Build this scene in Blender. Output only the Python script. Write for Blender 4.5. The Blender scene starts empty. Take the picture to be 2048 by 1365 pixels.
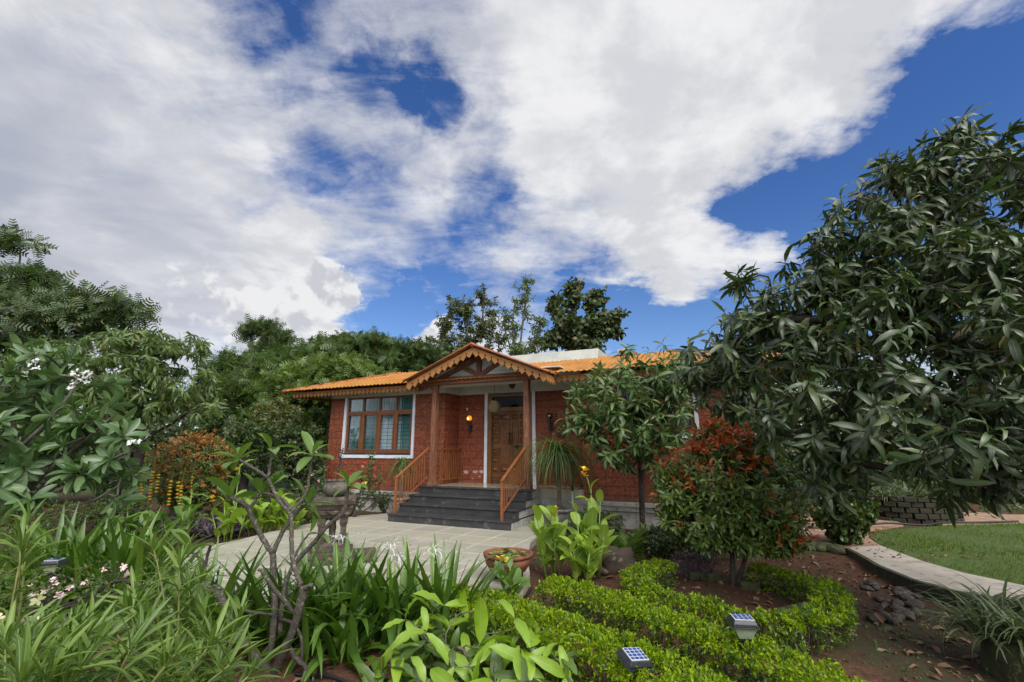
import bpy, bmesh, math, random
import numpy as np
from math import radians as R, sin, cos, pi
from mathutils import Vector, Matrix

sc = bpy.context.scene
# ------------------------------------------------------------------ camera
EYE = 1.5
PITCH = 13.235
cam_d = bpy.data.cameras.new("camera"); cam = bpy.data.objects.new("camera", cam_d)
sc.collection.objects.link(cam); sc.camera = cam
cam.location = (0, 0, EYE); cam.rotation_euler = (R(90 + PITCH), 0, 0)
cam_d.sensor_width = 36.0; cam_d.lens = 36.0 * 912 / 2048
cam_d.clip_start = 0.05; cam_d.clip_end = 5000
sc.render.resolution_x, sc.render.resolution_y = 1024, 682

def ray(px, py):                     # direction through a point of the photograph (2048 x 1365)
    t = R(PITCH); dx = px - 1024; dy = py - 682.5
    return np.array([dx, 912 * cos(t) + dy * sin(t), -dy * cos(t) + 912 * sin(t)])
def at(px, py, Y):                   # world point on that ray at distance Y ahead
    r = ray(px, py); return r * (Y / r[1]) + np.array([0, 0, EYE])
def gr(px, py, z=0.0):               # world point on that ray at height z
    r = ray(px, py); return r * ((z - EYE) / r[2]) + np.array([0, 0, EYE])

# ------------------------------------------------------------------ world: sky with clouds
SUN_EL, SUN_AZ = 46.0, 155.0         # azimuth clockwise from +Y
BGS = .075                           # background strength
CLO, CHI, CGR = (4.4, 4.47, 4.7), (5.75, 5.76, 5.82), (2.8, 3.0, 3.6)   # cloud radiance x 0.1: dull, bright, grey bank
W = bpy.data.worlds.new("World"); sc.world = W; W.use_nodes = True
wt = W.node_tree; wt.nodes.clear()
class NT:
    def __init__(s, nt): s.nt = nt
    def n(s, t, **k):
        nd = s.nt.nodes.new(t)
        for a, v in k.items(): setattr(nd, a, v)
        return nd
    def put(s, sock, v):
        if hasattr(v, 'is_output') : s.nt.links.new(v, sock)
        elif v is not None: sock.default_value = v
    def m(s, op, a, b=None, c=None, clamp=False):
        nd = s.n('ShaderNodeMath', operation=op, use_clamp=clamp)
        for i, v in enumerate((a, b, c)):
            if v is not None: s.put(nd.inputs[i], v)
        return nd.outputs[0]
    def v(s, op, a, b=None):
        nd = s.n('ShaderNodeVectorMath', operation=op); s.put(nd.inputs[0], a)
        if b is not None: s.put(nd.inputs[1], b)
        return nd.outputs['Value'] if op in ('DOT_PRODUCT', 'LENGTH', 'DISTANCE') else nd.outputs[0]
    def mr(s, x, a, b, c=0.0, d=1.0, smooth=True):
        nd = s.n('ShaderNodeMapRange'); nd.interpolation_type = 'SMOOTHSTEP' if smooth else 'LINEAR'
        for i, v in enumerate((x, a, b, c, d)): s.put(nd.inputs[i], v)
        return nd.outputs[0]
    def noise(s, vec, scale, detail=4, rough=.5, dist=0.0, dim='3D'):
        nd = s.n('ShaderNodeTexNoise'); nd.noise_dimensions = dim
        if vec is not None: s.put(nd.inputs['Vector'], vec)
        nd.inputs['Scale'].default_value = scale; nd.inputs['Detail'].default_value = detail
        nd.inputs['Roughness'].default_value = rough; nd.inputs['Distortion'].default_value = dist
        return nd.outputs[0]
    def mix(s, f, a, b, mode='MIX'):
        nd = s.n('ShaderNodeMix', data_type='RGBA', blend_type=mode); s.put(nd.inputs[0], f)
        for i, c in ((6, a), (7, b)):
            s.put(nd.inputs[i], c if hasattr(c, 'is_output') else (*c[:3], 1))
        return nd.outputs[2]
    def ramp(s, f, stops):
        nd = s.n('ShaderNodeValToRGB'); e = nd.color_ramp.elements
        while len(e) < len(stops): e.new(.5)
        for k, (p, c) in enumerate(stops): e[k].position = p; e[k].color = (*c, 1)
        s.put(nd.inputs[0], f); return nd.outputs[0]
w = NT(wt)
sky = w.n('ShaderNodeTexSky', sky_type='NISHITA'); sky.sun_disc = False
sky.sun_elevation = R(SUN_EL); sky.sun_rotation = R(SUN_AZ)
sky.air_density = 1.0; sky.dust_density = .15; sky.ozone_density = 4.0; sky.altitude = 600
d = w.n('ShaderNodeTexCoord').outputs['Generated']
sx = w.n('ShaderNodeSeparateXYZ'); w.put(sx.inputs[0], d)
zc = w.m('MAXIMUM', sx.outputs[2], 0.0); den = w.m('ADD', zc, .22)
q = w.n('ShaderNodeCombineXYZ')
w.put(q.inputs[0], w.m('DIVIDE', sx.outputs[0], den)); w.put(q.inputs[1], w.m('DIVIDE', sx.outputs[1], den)); q = q.outputs[0]
# blue openings (weight < 0) and solid banks (weight > 0): direction, angular radius, weight
blobs = [(2080,150,11,-.30),(1930,270,12,-.32),(1760,330,12,-.30),(1640,390,11,-.27),(1560,480,10,-.26),(1500,660,9,-.34),(1380,690,8,-.32),(2000,420,14,-.42),(1800,500,13,-.42),
         (1300,660,8,-.30),(1200,630,8,-.26),(1080,610,7,-.16),(950,560,7,-.14),(870,620,7,-.24),(760,660,6,-.30),(770,570,5,-.15),
         (850,165,5,-.26),(745,160,4.5,-.18),(500,0,7,-.24),(600,140,5,-.12),(680,60,5,-.06),(960,400,6,-.18),(1050,390,4,-.10),(640,345,5,-.16),(760,400,5,-.09),(870,470,5,-.12),(245,350,4,-.17),(990,235,4,-.12),
         (610,555,6,.24),(650,590,4.5,.26),(540,620,6,.22),(1400,540,8,.30),(1280,480,7,.20),(1500,500,5,.16),(1250,210,18,.20),(1480,160,14,.24),(1750,70,14,.22),(250,230,20,.16),(180,520,16,.22),(1150,320,9,.12),(1200,60,16,.12),(880,330,5,.08)]
wn = w.n('ShaderNodeTexNoise'); w.put(wn.inputs['Vector'], q); wn.inputs['Scale'].default_value = 2.6; wn.inputs['Detail'].default_value = 7; wn.inputs['Roughness'].default_value = .62
wsc = w.n('ShaderNodeVectorMath', operation='SCALE'); w.put(wsc.inputs[0], w.v('SUBTRACT', wn.outputs[1], (.5, .5, .5))); wsc.inputs['Scale'].default_value = .30
dw = w.v('NORMALIZE', w.v('ADD', d, wsc.outputs[0]))
bias = None
for px, py, rad, wt_ in blobs:
    c = ray(px, py); c = c / np.linalg.norm(c)
    b = w.mr(w.v('DOT_PRODUCT', dw, tuple(c)), cos(R(rad)), 1.0, 0.0, wt_)
    bias = b if bias is None else w.m('ADD', bias, b)
bias = w.m('ADD', bias, w.mr(sx.outputs[1], .25, -.25, 0.0, .22))        # unseen thicker cloud added behind the camera to light the porch recess
bias = w.m('MAXIMUM', w.m('MINIMUM', bias, .30), -.46)
big = w.noise(q, 1.7, 9, .56, .35)
mapn = w.n('ShaderNodeMapping'); w.put(mapn.inputs[0], q); mapn.inputs['Rotation'].default_value = (0, 0, R(28)); mapn.inputs['Scale'].default_value = (1.5, 4.2, 1)
wisp = w.noise(mapn.outputs[0], 1.5, 10, .64, .6)
fine = w.noise(q, 7., 9, .68, .4)
dens = w.m('ADD', w.m('ADD', w.m('MULTIPLY', big, .50), w.m('MULTIPLY', wisp, .50)), w.m('ADD', w.m('MULTIPLY', fine, .34), bias))
alpha = w.mr(dens, .43, .90, 0.0, 1.0, True)
alpha = w.m('MULTIPLY', w.m('POWER', alpha, .62), .985)
# billow shading: density against the density a little way towards the sun
qo = w.v('ADD', q, (.05, -.10, 0.)); n_a = w.noise(q, 3.2, 8, .58, .3); n_b = w.noise(qo, 3.2, 8, .58, .3)
relief = w.m('MULTIPLY', w.m('SUBTRACT', n_a, n_b), 2.6)
shade = w.noise(q, 1.6, 7, .55, .4)
cb = w.mr(w.m('ADD', w.m('ADD', shade, relief), w.m('MULTIPLY', w.m('SUBTRACT', fine, .5), .5)), .18, .88, 0.0, 1.0)
c1 = ray(120, 440); c1 = c1 / np.linalg.norm(c1)
grey = w.mr(w.v('DOT_PRODUCT', dw, tuple(c1)), cos(R(19)), 1.0, 0.0, 1.)
grey = w.m('MULTIPLY', grey, w.mr(shade, .35, .60, .30, 1.0))
# puffy cumulus low on the left: own crisp layer in direction space
cm = None
for px, py, rad, wt_ in ((640,575,4.2,.55),(690,560,2.2,.4),(690,600,2.6,.4),(590,610,5.5,.5),(500,640,6,.45),(420,600,6,.3),(850,690,3,.5),(880,650,2.2,.35)):
    c = ray(px, py); c = c / np.linalg.norm(c); b_ = w.mr(w.v('DOT_PRODUCT', d, tuple(c)), cos(R(rad)), 1.0, 0.0, wt_, False); cm = b_ if cm is None else w.m('MAXIMUM', cm, b_)
puff = w.noise(d, 17., 6, .52, .2); puff2 = w.noise(w.v('ADD', d, (.012, -.008, .018)), 17., 6, .52, .2)
ac = w.mr(w.m('ADD', cm, w.m('MULTIPLY', w.m('SUBTRACT', puff, .5), 1.1)), 22 / 100, .36, 0.0, 1.0)
ac = w.m('MULTIPLY', ac, w.mr(cm, .02, .10, 0., 1.))
pl = w.mr(w.m('ADD', w.m('MULTIPLY', w.m('SUBTRACT', puff, puff2), 4.5), .55), .2, .9, 0., 1.)
CL = .1 / BGS
lit = w.mix(cb, tuple(CL * x for x in CLO), tuple(CL * x for x in CHI))
ccol = w.mix(grey, lit, tuple(CL * x for x in CGR))
ccol = w.mix(ac, ccol, w.mix(pl, tuple(CL * x for x in (3.9, 4.0, 4.3)), tuple(CL * x for x in (5.6, 5.6, 5.65))))
alpha = w.m('MAXIMUM', alpha, w.m('MULTIPLY', ac, .97))
sund = tuple(np.array([sin(R(SUN_AZ)) * cos(R(SUN_EL)), cos(R(SUN_AZ)) * cos(R(SUN_EL)), sin(R(SUN_EL))]))
glow = w.mr(w.v('DOT_PRODUCT', d, sund), .45, 1.0, 1.0, 3.4)          # cloud brightened round the veiled unseen sun, added to light the porch recess
gv = w.n('ShaderNodeVectorMath', operation='SCALE'); w.put(gv.inputs[0], ccol); w.put(gv.inputs['Scale'], glow); ccol = gv.outputs[0]
skyc = w.mix(1.0, sky.outputs[0], w.mix(w.mr(sx.outputs[2], .10, .55), (.92, 1.02, 1.18), (.55, .82, 1.22)), 'MULTIPLY')
out = w.mix(alpha, skyc, ccol)
bg = w.n('ShaderNodeBackground'); w.put(bg.inputs[0], out); bg.inputs[1].default_value = BGS
wo = w.n('ShaderNodeOutputWorld'); wt.links.new(bg.outputs[0], wo.inputs[0])

# ------------------------------------------------------------------ sun behind thin cloud
sl = bpy.data.lights.new("sun", 'SUN'); so = bpy.data.objects.new("sun", sl); sc.collection.objects.link(so)
sl.energy = 2.0; sl.angle = R(34); sl.color = (1, .95, .87)
el, az = R(SUN_EL), R(SUN_AZ)
so.rotation_euler = Vector((sin(az) * cos(el), cos(az) * cos(el), sin(el))).to_track_quat('Z', 'Y').to_euler()

sc.view_settings.view_transform = 'Standard'; sc.view_settings.look = 'None'
sc.view_settings.exposure = 0.62; sc.view_settings.gamma = 1.0
sc.cycles.use_denoising = True
try: sc.cycles.denoiser = 'OPENIMAGEDENOISE'
except Exception: pass
sc.cycles.max_bounces = 7; sc.cycles.diffuse_bounces = 4; sc.cycles.glossy_bounces = 3
sc.cycles.transmission_bounces = 5; sc.cycles.transparent_max_bounces = 10
sc.cycles.caustics_reflective = False; sc.cycles.caustics_refractive = False

# ------------------------------------------------------------------ helpers
rng = np.random.default_rng(11); random.seed(5)
C = sc.collection
U = np.array([cos(R(24)), -sin(R(24)), 0]); V = np.array([sin(R(24)), cos(R(24)), 0]); O = np.array([-.02, 9.05, 0.])
def wp(u, v, z=0.): return O + U * u + V * v + np.array([0, 0, z])
def hf(p): dd = np.asarray(p) - O; return np.array([dd @ U, dd @ V, dd[2]])

def tag(o, label=None, cat=None, group=None, kind=None):
    if label: o['label'] = label
    if cat: o['category'] = cat
    if group: o['group'] = group
    if kind: o['kind'] = kind
    return o
def empty(name, loc, label=None, cat=None, group=None, rz=0.):
    o = bpy.data.objects.new(name, None); C.objects.link(o); o.empty_display_size = .1
    o.location = tuple(loc); o.rotation_euler = (0, 0, rz)
    return tag(o, label, cat, group)
def wloc(o):
    p = np.zeros(3)
    while o is not None: p = p + np.array(o.location); o = o.parent
    return p
def mesh_obj(name, Vt, F, mat, parent=None, smooth=True, uv=None, local=False, midx=None):
    """Vt (n,3) in world space (or the parent's space when local), F: (m,k) array or list of faces"""
    Vt = np.asarray(Vt, dtype=np.float64).reshape(-1, 3)
    if parent is not None and not local: Vt = Vt - wloc(parent)
    me = bpy.data.meshes.new(name)
    if isinstance(F, np.ndarray):
        k = F.shape[1]; nf = len(F)
        me.vertices.add(len(Vt)); me.vertices.foreach_set('co', Vt.ravel().astype(np.float32))
        me.loops.add(nf * k); me.loops.foreach_set('vertex_index', F.ravel().astype(np.int32))
        me.polygons.add(nf); me.polygons.foreach_set('loop_start', np.arange(0, nf * k, k, dtype=np.int32))
    else:
        me.from_pydata([tuple(p) for p in Vt], [], [tuple(f) for f in F])
    mats = mat if isinstance(mat, (list, tuple)) else [mat]
    for m_ in mats: me.materials.append(m_)
    if midx is not None: me.polygons.foreach_set('material_index', np.asarray(midx, dtype=np.int32))
    if uv is not None:
        ul = me.uv_layers.new(name='UVMap'); li = np.empty(len(me.loops), dtype=np.int32)
        me.loops.foreach_get('vertex_index', li); ul.data.foreach_set('uv', np.asarray(uv)[li].ravel().astype(np.float32))
    me.update(calc_edges=True)
    if smooth: me.polygons.foreach_set('use_smooth', np.ones(len(me.polygons), dtype=bool))
    o = bpy.data.objects.new(name, me); C.objects.link(o)
    if parent is not None: o.parent = parent
    return o
class MB:
    def __init__(s): s.v = []; s.f = []; s.n = 0
    def add(s, vs, fs):
        s.v.extend([tuple(p) for p in vs]); s.f.extend([tuple(i + s.n for i in f) for f in fs]); s.n += len(vs); return s
    def box(s, x0, x1, y0, y1, z0, z1):
        vs = [(x, y, z) for z in (z0, z1) for x, y in ((x0, y0), (x1, y0), (x1, y1), (x0, y1))]
        return s.add(vs, [(3, 2, 1, 0), (4, 5, 6, 7), (0, 1, 5, 4), (1, 2, 6, 5), (2, 3, 7, 6), (3, 0, 4, 7)])
    def frus(s, c, a0, b0, z0, a1, b1, z1):    # rectangular frustum about c
        x, y = c
        vs = [(x + i * a, y + j * b, z) for a, b, z in ((a0, b0, z0), (a1, b1, z1)) for i, j in ((-1, -1), (1, -1), (1, 1), (-1, 1))]
        return s.add(vs, [(3, 2, 1, 0), (4, 5, 6, 7), (0, 1, 5, 4), (1, 2, 6, 5), (2, 3, 7, 6), (3, 0, 4, 7)])
    def bar(s, a, b, w_, h_):                   # square bar between two points
        a = Vector(a); b = Vector(b); t = (b - a).normalized()
        r = t.cross(Vector((0, 0, 1)));  r = r.normalized() if r.length > 1e-4 else Vector((1, 0, 0)); u = r.cross(t)
        vs = [p + r * (i * w_ / 2) + u * (j * h_ / 2) for p in (a, b) for i, j in ((-1, -1), (1, -1), (1, 1), (-1, 1))]
        return s.add(vs, [(3, 2, 1, 0), (4, 5, 6, 7), (0, 1, 5, 4), (1, 2, 6, 5), (2, 3, 7, 6), (3, 0, 4, 7)])
    def tube(s, pts, rad, n=7, cap=True):
        P = [Vector(p) for p in pts]; k = len(P)
        if not hasattr(rad, '__len__'): rad = [rad] * k
        ref = Vector((.31, .77, .55)); vs = []; fs = []; r0 = None
        for i in range(k):
            t = (P[min(i + 1, k - 1)] - P[max(i - 1, 0)])
            t = t.normalized() if t.length > 1e-9 else Vector((0, 0, 1))
            if r0 is None: r0 = t.cross(ref).normalized()
            else:
                r0 = r0 - t * r0.dot(t); r0 = r0.normalized() if r0.length > 1e-6 else t.cross(ref).normalized()
            b = t.cross(r0)
            for j in range(n):
                a = 2 * pi * j / n; vs.append(P[i] + (r0 * cos(a) + b * sin(a)) * rad[i])
        for i in range(k - 1):
            for j in range(n):
                j2 = (j + 1) % n; fs.append((i * n + j, i * n + j2, (i + 1) * n + j2, (i + 1) * n + j))
        if cap: fs.append(tuple(range(n - 1, -1, -1))); fs.append(tuple(range((k - 1) * n, k * n)))
        return s.add(vs, fs)
    def lathe(s, prof, c=(0, 0), n=28, close=False):
        vs = [(c[0] + r * cos(2 * pi * j / n), c[1] + r * sin(2 * pi * j / n), z) for r, z in prof for j in range(n)]
        fs = [(i * n + j, i * n + (j + 1) % n, (i + 1) * n + (j + 1) % n, (i + 1) * n + j) for i in range(len(prof) - 1) for j in range(n)]
        return s.add(vs, fs)
    def ball(s, c, r, nu=10, nv=7, sq=(1, 1, 1)):
        vs = []; fs = []
        for i in range(nv + 1):
            th = pi * i / nv
            for j in range(nu):
                a = 2 * pi * j / nu; vs.append((c[0] + r * sq[0] * sin(th) * cos(a), c[1] + r * sq[1] * sin(th) * sin(a), c[2] + r * sq[2] * cos(th)))
        for i in range(nv):
            for j in range(nu): fs.append((i * nu + j, (i + 1) * nu + j, (i + 1) * nu + (j + 1) % nu, i * nu + (j + 1) % nu))
        return s.add(vs, fs)
    def prism(s, poly, a, b):                   # poly: list of 2-D points, a/b: functions mapping to 3-D front and back
        n = len(poly); vs = [a(*p) for p in poly] + [b(*p) for p in poly]
        return s.add(vs, [tuple(range(n)), tuple(range(2 * n - 1, n - 1, -1))] + [(i, i + n, (i + 1) % n + n, (i + 1) % n) for i in range(n)])
    def build(s, name, mat, parent=None, smooth=False, local=False, bevel=0.):
        o = mesh_obj(name, np.array(s.v), s.f, mat, parent, smooth, local=local)
        if bevel:
            b = o.modifiers.new('bevel', 'BEVEL'); b.width = bevel; b.segments = 2; b.limit_method = 'ANGLE'; b.angle_limit = R(40)
        return o
def kids(o): return [c for c in o.children]
def copy_tree(o, parent=None):
    c = o.copy(); C.objects.link(c); c.parent = parent
    for ch in kids(o): copy_tree(ch, c)
    return c

# ------------------------------------------------------------------ materials
def newmat(name):
    m = bpy.data.materials.new(name); m.use_nodes = True; m.node_tree.nodes.clear(); t = NT(m.node_tree)
    o = t.n('ShaderNodeOutputMaterial'); return m, t, o
def principled(t, col, rough=.6, bump=None, bstr=.3, bdist=.02, metal=0., spec=.5, emis=None):
    p = t.n('ShaderNodeBsdfPrincipled'); t.put(p.inputs['Base Color'], col if hasattr(col, 'is_output') else (*col, 1))
    t.put(p.inputs['Roughness'], rough); p.inputs['Metallic'].default_value = metal; p.inputs['Specular IOR Level'].default_value = spec
    if bump is not None:
        b = t.n('ShaderNodeBump'); b.inputs['Strength'].default_value = bstr; b.inputs['Distance'].default_value = bdist
        t.put(b.inputs['Height'], bump); t.put(p.inputs['Normal'], b.outputs[0])
    return p
def obj_co(t): return t.n('ShaderNodeTexCoord').outputs['Object']
def surf(name, col, col2=None, scale=6., rough=.65, bstr=.25, bdist=.01, detail=6, metal=0., lo=.35, hi=.65, fleck=None, fscale=40., spec=.5):
    """mottled solid surface: two colours through noise, optional flecks, bump"""
    m, t, o = newmat(name); co = obj_co(t); n1 = t.noise(co, scale, detail, .6, .2)
    c = t.mix(t.mr(n1, lo, hi), col, col2 if col2 else tuple(x * .75 for x in col))
    if fleck is not None:
        n2 = t.noise(co, fscale, 3, .6); c = t.mix(t.mr(n2, .58, .68), c, fleck)
    n3 = t.noise(co, scale * 9, 4, .6)
    p = principled(t, c, rough, t.m('ADD', n1, t.m('MULTIPLY', n3, .5)), bstr, bdist, metal, spec)
    t.nt.links.new(p.outputs[0], o.inputs[0]); return m
def leafmat(name, cols, rough=.45, trans=.28, tcol=None, vein=None, vw=.09, spec=.5, side=None, dead=.02):
    """cols: list of colours picked per leaf; vein: midrib colour from the leaf's own UV; side: margin colour"""
    m, t, o = newmat(name)
    rnd = t.n('ShaderNodeNewGeometry').outputs['Random Per Island']
    cols = [tuple(min(x * f_, .8) for x, f_ in zip(cc_, (1.62, 1.42, .95) if max(cc_) < .30 and cc_[1] > cc_[0] else (1, 1, 1))) for cc_ in cols]; k = len(cols); c = t.ramp(rnd, [((i + .0) / max(k - 1, 1), cc) for i, cc in enumerate(cols)])
    c = t.mix(t.mr(t.m('FRACT', t.m('MULTIPLY', rnd, 37.)), 1. - dead, 1. - dead * .6), c, (.20, .13, .05))
    n1 = t.noise(obj_co(t), 9., 3, .5); c = t.mix(t.mr(n1, .3, .7, 0, .35), c, t.mix(1., c, (.62, .66, .6), 'MULTIPLY'))
    bump = None
    if vein is not None or side is not None:
        uvn = t.n('ShaderNodeSeparateXYZ'); t.put(uvn.inputs[0], t.n('ShaderNodeTexCoord').outputs['UV'])
        ax = t.m('ABSOLUTE', t.m('SUBTRACT', uvn.outputs[0], .5))
        if side is not None: c = t.mix(t.mr(ax, .24, .40), c, side)
        if vein is not None:
            c = t.mix(t.mr(ax, vw * .35, vw * .9, 1., 0.), c, vein)
            ph = t.m('ADD', t.m('MULTIPLY', uvn.outputs[1], 70.), t.m('MULTIPLY', ax, -45.))
            ln = t.mr(t.m('SINE', ph), .55, .95); c = t.mix(t.m('MULTIPLY', ln, .28), c, vein); bump = ln
    p = principled(t, c, rough, bump, .25, .004, spec=spec)
    tr = t.n('ShaderNodeBsdfTranslucent')
    tc = t.mix(1., c, tcol if tcol else (1.5, 1.7, .75), 'MULTIPLY'); t.put(tr.inputs[0], tc)
    mx = t.n('ShaderNodeMixShader'); mx.inputs[0].default_value = trans
    t.nt.links.new(p.outputs[0], mx.inputs[1]); t.nt.links.new(tr.outputs[0], mx.inputs[2]); t.nt.links.new(mx.outputs[0], o.inputs[0])
    return m
def glassmat(name, tint, refl=.5, rough=.03):
    m, t, o = newmat(name)
    tr = t.n('ShaderNodeBsdfTransparent'); tr.inputs[0].default_value = (*tint, 1)
    gl = t.n('ShaderNodeBsdfGlossy'); gl.inputs['Roughness'].default_value = rough; gl.inputs[0].default_value = (.9, .95, 1, 1)
    fr = t.n('ShaderNodeFresnel'); fr.inputs[0].default_value = 1.5
    mx = t.n('ShaderNodeMixShader'); t.put(mx.inputs[0], t.m('ADD', t.m('MULTIPLY', fr.outputs[0], .9 if refl > .5 else .3), refl * .1, clamp=True))
    t.nt.links.new(tr.outputs[0], mx.inputs[1]); t.nt.links.new(gl.outputs[0], mx.inputs[2]); t.nt.links.new(mx.outputs[0], o.inputs[0])
    return m
def emitmat(name, col, e):
    m, t, o = newmat(name); p = principled(t, col, .3)
    p.inputs['Emission Color'].default_value = (*col, 1); p.inputs['Emission Strength'].default_value = e
    t.nt.links.new(p.outputs[0], o.inputs[0]); return m
# ================================================================== SETTING: ground, paving, paths, lawn, hill
def inpoly(P, poly):
    x, y = P[:, 0], P[:, 1]; r = np.zeros(len(P), bool); n = len(poly)
    for i in range(n):
        x1, y1 = poly[i]; x2, y2 = poly[(i + 1) % n]
        c = ((y1 > y) != (y2 > y)) & (x < (x2 - x1) * (y - y1) / (y2 - y1 + 1e-12) + x1); r ^= c
    return r
def vnoise(x, y, s, seed=0):                      # smooth value noise on a grid
    r = np.random.default_rng(seed).random((256, 256)); x = x * s; y = y * s
    xi = np.floor(x).astype(int); yi = np.floor(y).astype(int); fx = x - xi; fy = y - yi
    fx = fx * fx * (3 - 2 * fx); fy = fy * fy * (3 - 2 * fy); g = lambda a, b: r[a % 256, b % 256]
    return (g(xi, yi) * (1 - fx) + g(xi + 1, yi) * fx) * (1 - fy) + (g(xi, yi + 1) * (1 - fx) + g(xi + 1, yi + 1) * fx) * fy
def sstep(x, a, b): t = np.clip((x - a) / (b - a), 0, 1); return t * t * (3 - 2 * t)
def soil_z(x, y):
    x = np.asarray(x, float); y = np.asarray(y, float)
    z = -.11 + .05 * (vnoise(x, y, .9, 1) - .5) + .03 * (vnoise(x, y, 3.3, 2) - .5) + .018 * (vnoise(x, y, 9., 3) - .5)
    z = z - .10 * sstep(x, 2.9, 3.8) * sstep(-y, -8.5, -6.5) * sstep(-x, -6.2, -5.0)
    return z
fx = np.concatenate([[-900, -400, -150, -60, -30, -20], np.arange(-14, 14.01, .09), [18, 26, 40, 80, 200, 500, 900]])
fy = np.concatenate([[-300, -60, -15, -4], np.arange(-.5, 16.01, .09), [18, 22, 30, 45, 80, 200, 500, 1200, 2500]])
GX, GY = np.meshgrid(fx, fy); nx, ny = len(fx), len(fy)
near = (np.abs(GX) < 14.1) & (GY > -.6) & (GY < 16.1)
GZ = np.where(near, soil_z(GX, GY), -.11)
m, t, o = newmat('garden_soil'); co = obj_co(t)
n1 = t.noise(co, 1.1, 5, .6); n2 = t.noise(co, 14., 6, .65); n3 = t.noise(co, 60., 4, .6); n4 = t.noise(co, .5, 3, .5)
c = t.mix(t.mr(n2, .3, .7), (.042, .019, .011), (.098, .044, .024))
c = t.mix(t.mr(n3, .56, .68, 0, .7), c, (.17, .11, .065))
c = t.mix(t.m('MULTIPLY', t.mr(n1, .50, .66), t.mr(n2, .35, .6)), c, (.030, .046, .014))
sp = t.n('ShaderNodeSeparateXYZ'); t.put(sp.inputs[0], co)
moss_shade = t.m('MULTIPLY', t.mr(t.m('ADD', sp.outputs[0], t.m('MULTIPLY', n1, 1.6)), 3.3, 4.4), t.mr(sp.outputs[1], 6.6, 5.2))      # moss by the kerb, with the shade there painted into the soil colour
c = t.mix(t.m('MULTIPLY', moss_shade, t.mr(n2, .36, .62, .35, .95)), c, (.026, .028, .012))
far = t.mr(t.m('ADD', sp.outputs[1], t.m('MULTIPLY', n4, 8.)), 17., 24.)
c = t.mix(far, c, t.mix(n2, (.02, .04, .01), (.05, .085, .02)))
p = principled(t, c, .9, t.m('ADD', n2, t.m('MULTIPLY', n3, .6)), .7, .03, spec=.25); t.nt.links.new(p.outputs[0], o.inputs[0])
idx = np.arange(nx * ny).reshape(ny, nx)
quads = np.stack([idx[:-1, :-1], idx[:-1, 1:], idx[1:, 1:], idx[1:, :-1]], -1).reshape(-1, 4)
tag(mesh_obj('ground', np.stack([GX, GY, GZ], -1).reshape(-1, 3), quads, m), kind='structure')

def slab(name, poly, z, thick, mat, kind='structure', parent=None):
    mb = MB(); mb.prism([tuple(q_[:2]) for q_ in poly], lambda x, y: (x, y, z), lambda x, y: (x, y, z - thick))
    ob = mb.build(name, mat, parent); 
    if kind: tag(ob, kind=kind)
    return ob
# stone paving
m, t, o = newmat('paving_stone'); co = obj_co(t)
mp = t.n('ShaderNodeMapping'); t.put(mp.inputs[0], co); mp.inputs['Rotation'].default_value = (0, 0, R(24)); mp.inputs['Location'].default_value = (.13, .22, 0)
warp = t.n('ShaderNodeTexNoise'); t.put(warp.inputs['Vector'], co); warp.inputs['Scale'].default_value = 2.2; warp.inputs['Detail'].default_value = 5
vv = t.v('ADD', mp.outputs[0], t.v('SCALE', t.v('SUBTRACT', warp.outputs[1], (.5, .5, .5)), None))
vv.node.inputs[1].links[0].from_node.inputs['Scale'].default_value = .03
br = t.n('ShaderNodeTexBrick'); br.offset = 0.; t.put(br.inputs['Vector'], vv); br.inputs['Scale'].default_value = 1.
br.inputs['Brick Width'].default_value = .60; br.inputs['Row Height'].default_value = .60; br.inputs['Mortar Size'].default_value = .015; br.inputs['Mortar Smooth'].default_value = .4; br.inputs['Bias'].default_value = 0
br.inputs['Color1'].default_value = (.305, .29, .225, 1); br.inputs['Color2'].default_value = (.245, .235, .19, 1); br.inputs['Mortar'].default_value = (.52, .50, .46, 1)
n1 = t.noise(co, 2.3, 6, .62, .4); n2 = t.noise(co, 16., 5, .6)
c = t.mix(t.mr(n1, .35, .7, 0, .75), br.outputs[0], (.33, .315, .25)); c = t.mix(t.mr(n1, .52, .75, 0, .5), c, (.31, .275, .19))
c = t.mix(t.mr(n2, .55, .75, 0, .35), c, (.25, .235, .19)); c = t.mix(t.mr(t.noise(co, 1.0, 4, .6), .5, .7, 0, .35), c, (.40, .385, .35))
p = principled(t, c, t.mr(n2, .3, .7, .42, .62), t.m('ADD', t.m('MULTIPLY', br.outputs[1], -.6), t.m('MULTIPLY', n2, .35)), .35, .008, spec=.4); t.nt.links.new(p.outputs[0], o.inputs[0])
PAVE = [(-9.5, 3.0), (-4.6, 4.6), (-2.4, 4.75), (-1.3, 4.95), (-.75, 5.15), (-.1, 5.25), (.12, 5.5), (.22, 6.1), (.22, 7.0), (.30, 8.0), (.62, 9.2), (.78, 9.9), tuple(wp(.42, 1.62)[:2]), tuple(wp(-3.25, 1.62)[:2]), (-3.5, 11.1), (-4.05, 10.2), (-4.45, 9.0), (-4.62, 8.2), (-4.95, 7.45), (-5.6, 6.7), (-7.0, 5.9), (-10.5, 5.2)]
slab('paving', PAVE, 0., .18, m)
mk = surf('kerb_stone', (.17, .155, .13), (.10, .09, .07), 7., .85, .5, .02, fleck=(.05, .06, .02), fscale=9)
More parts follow.
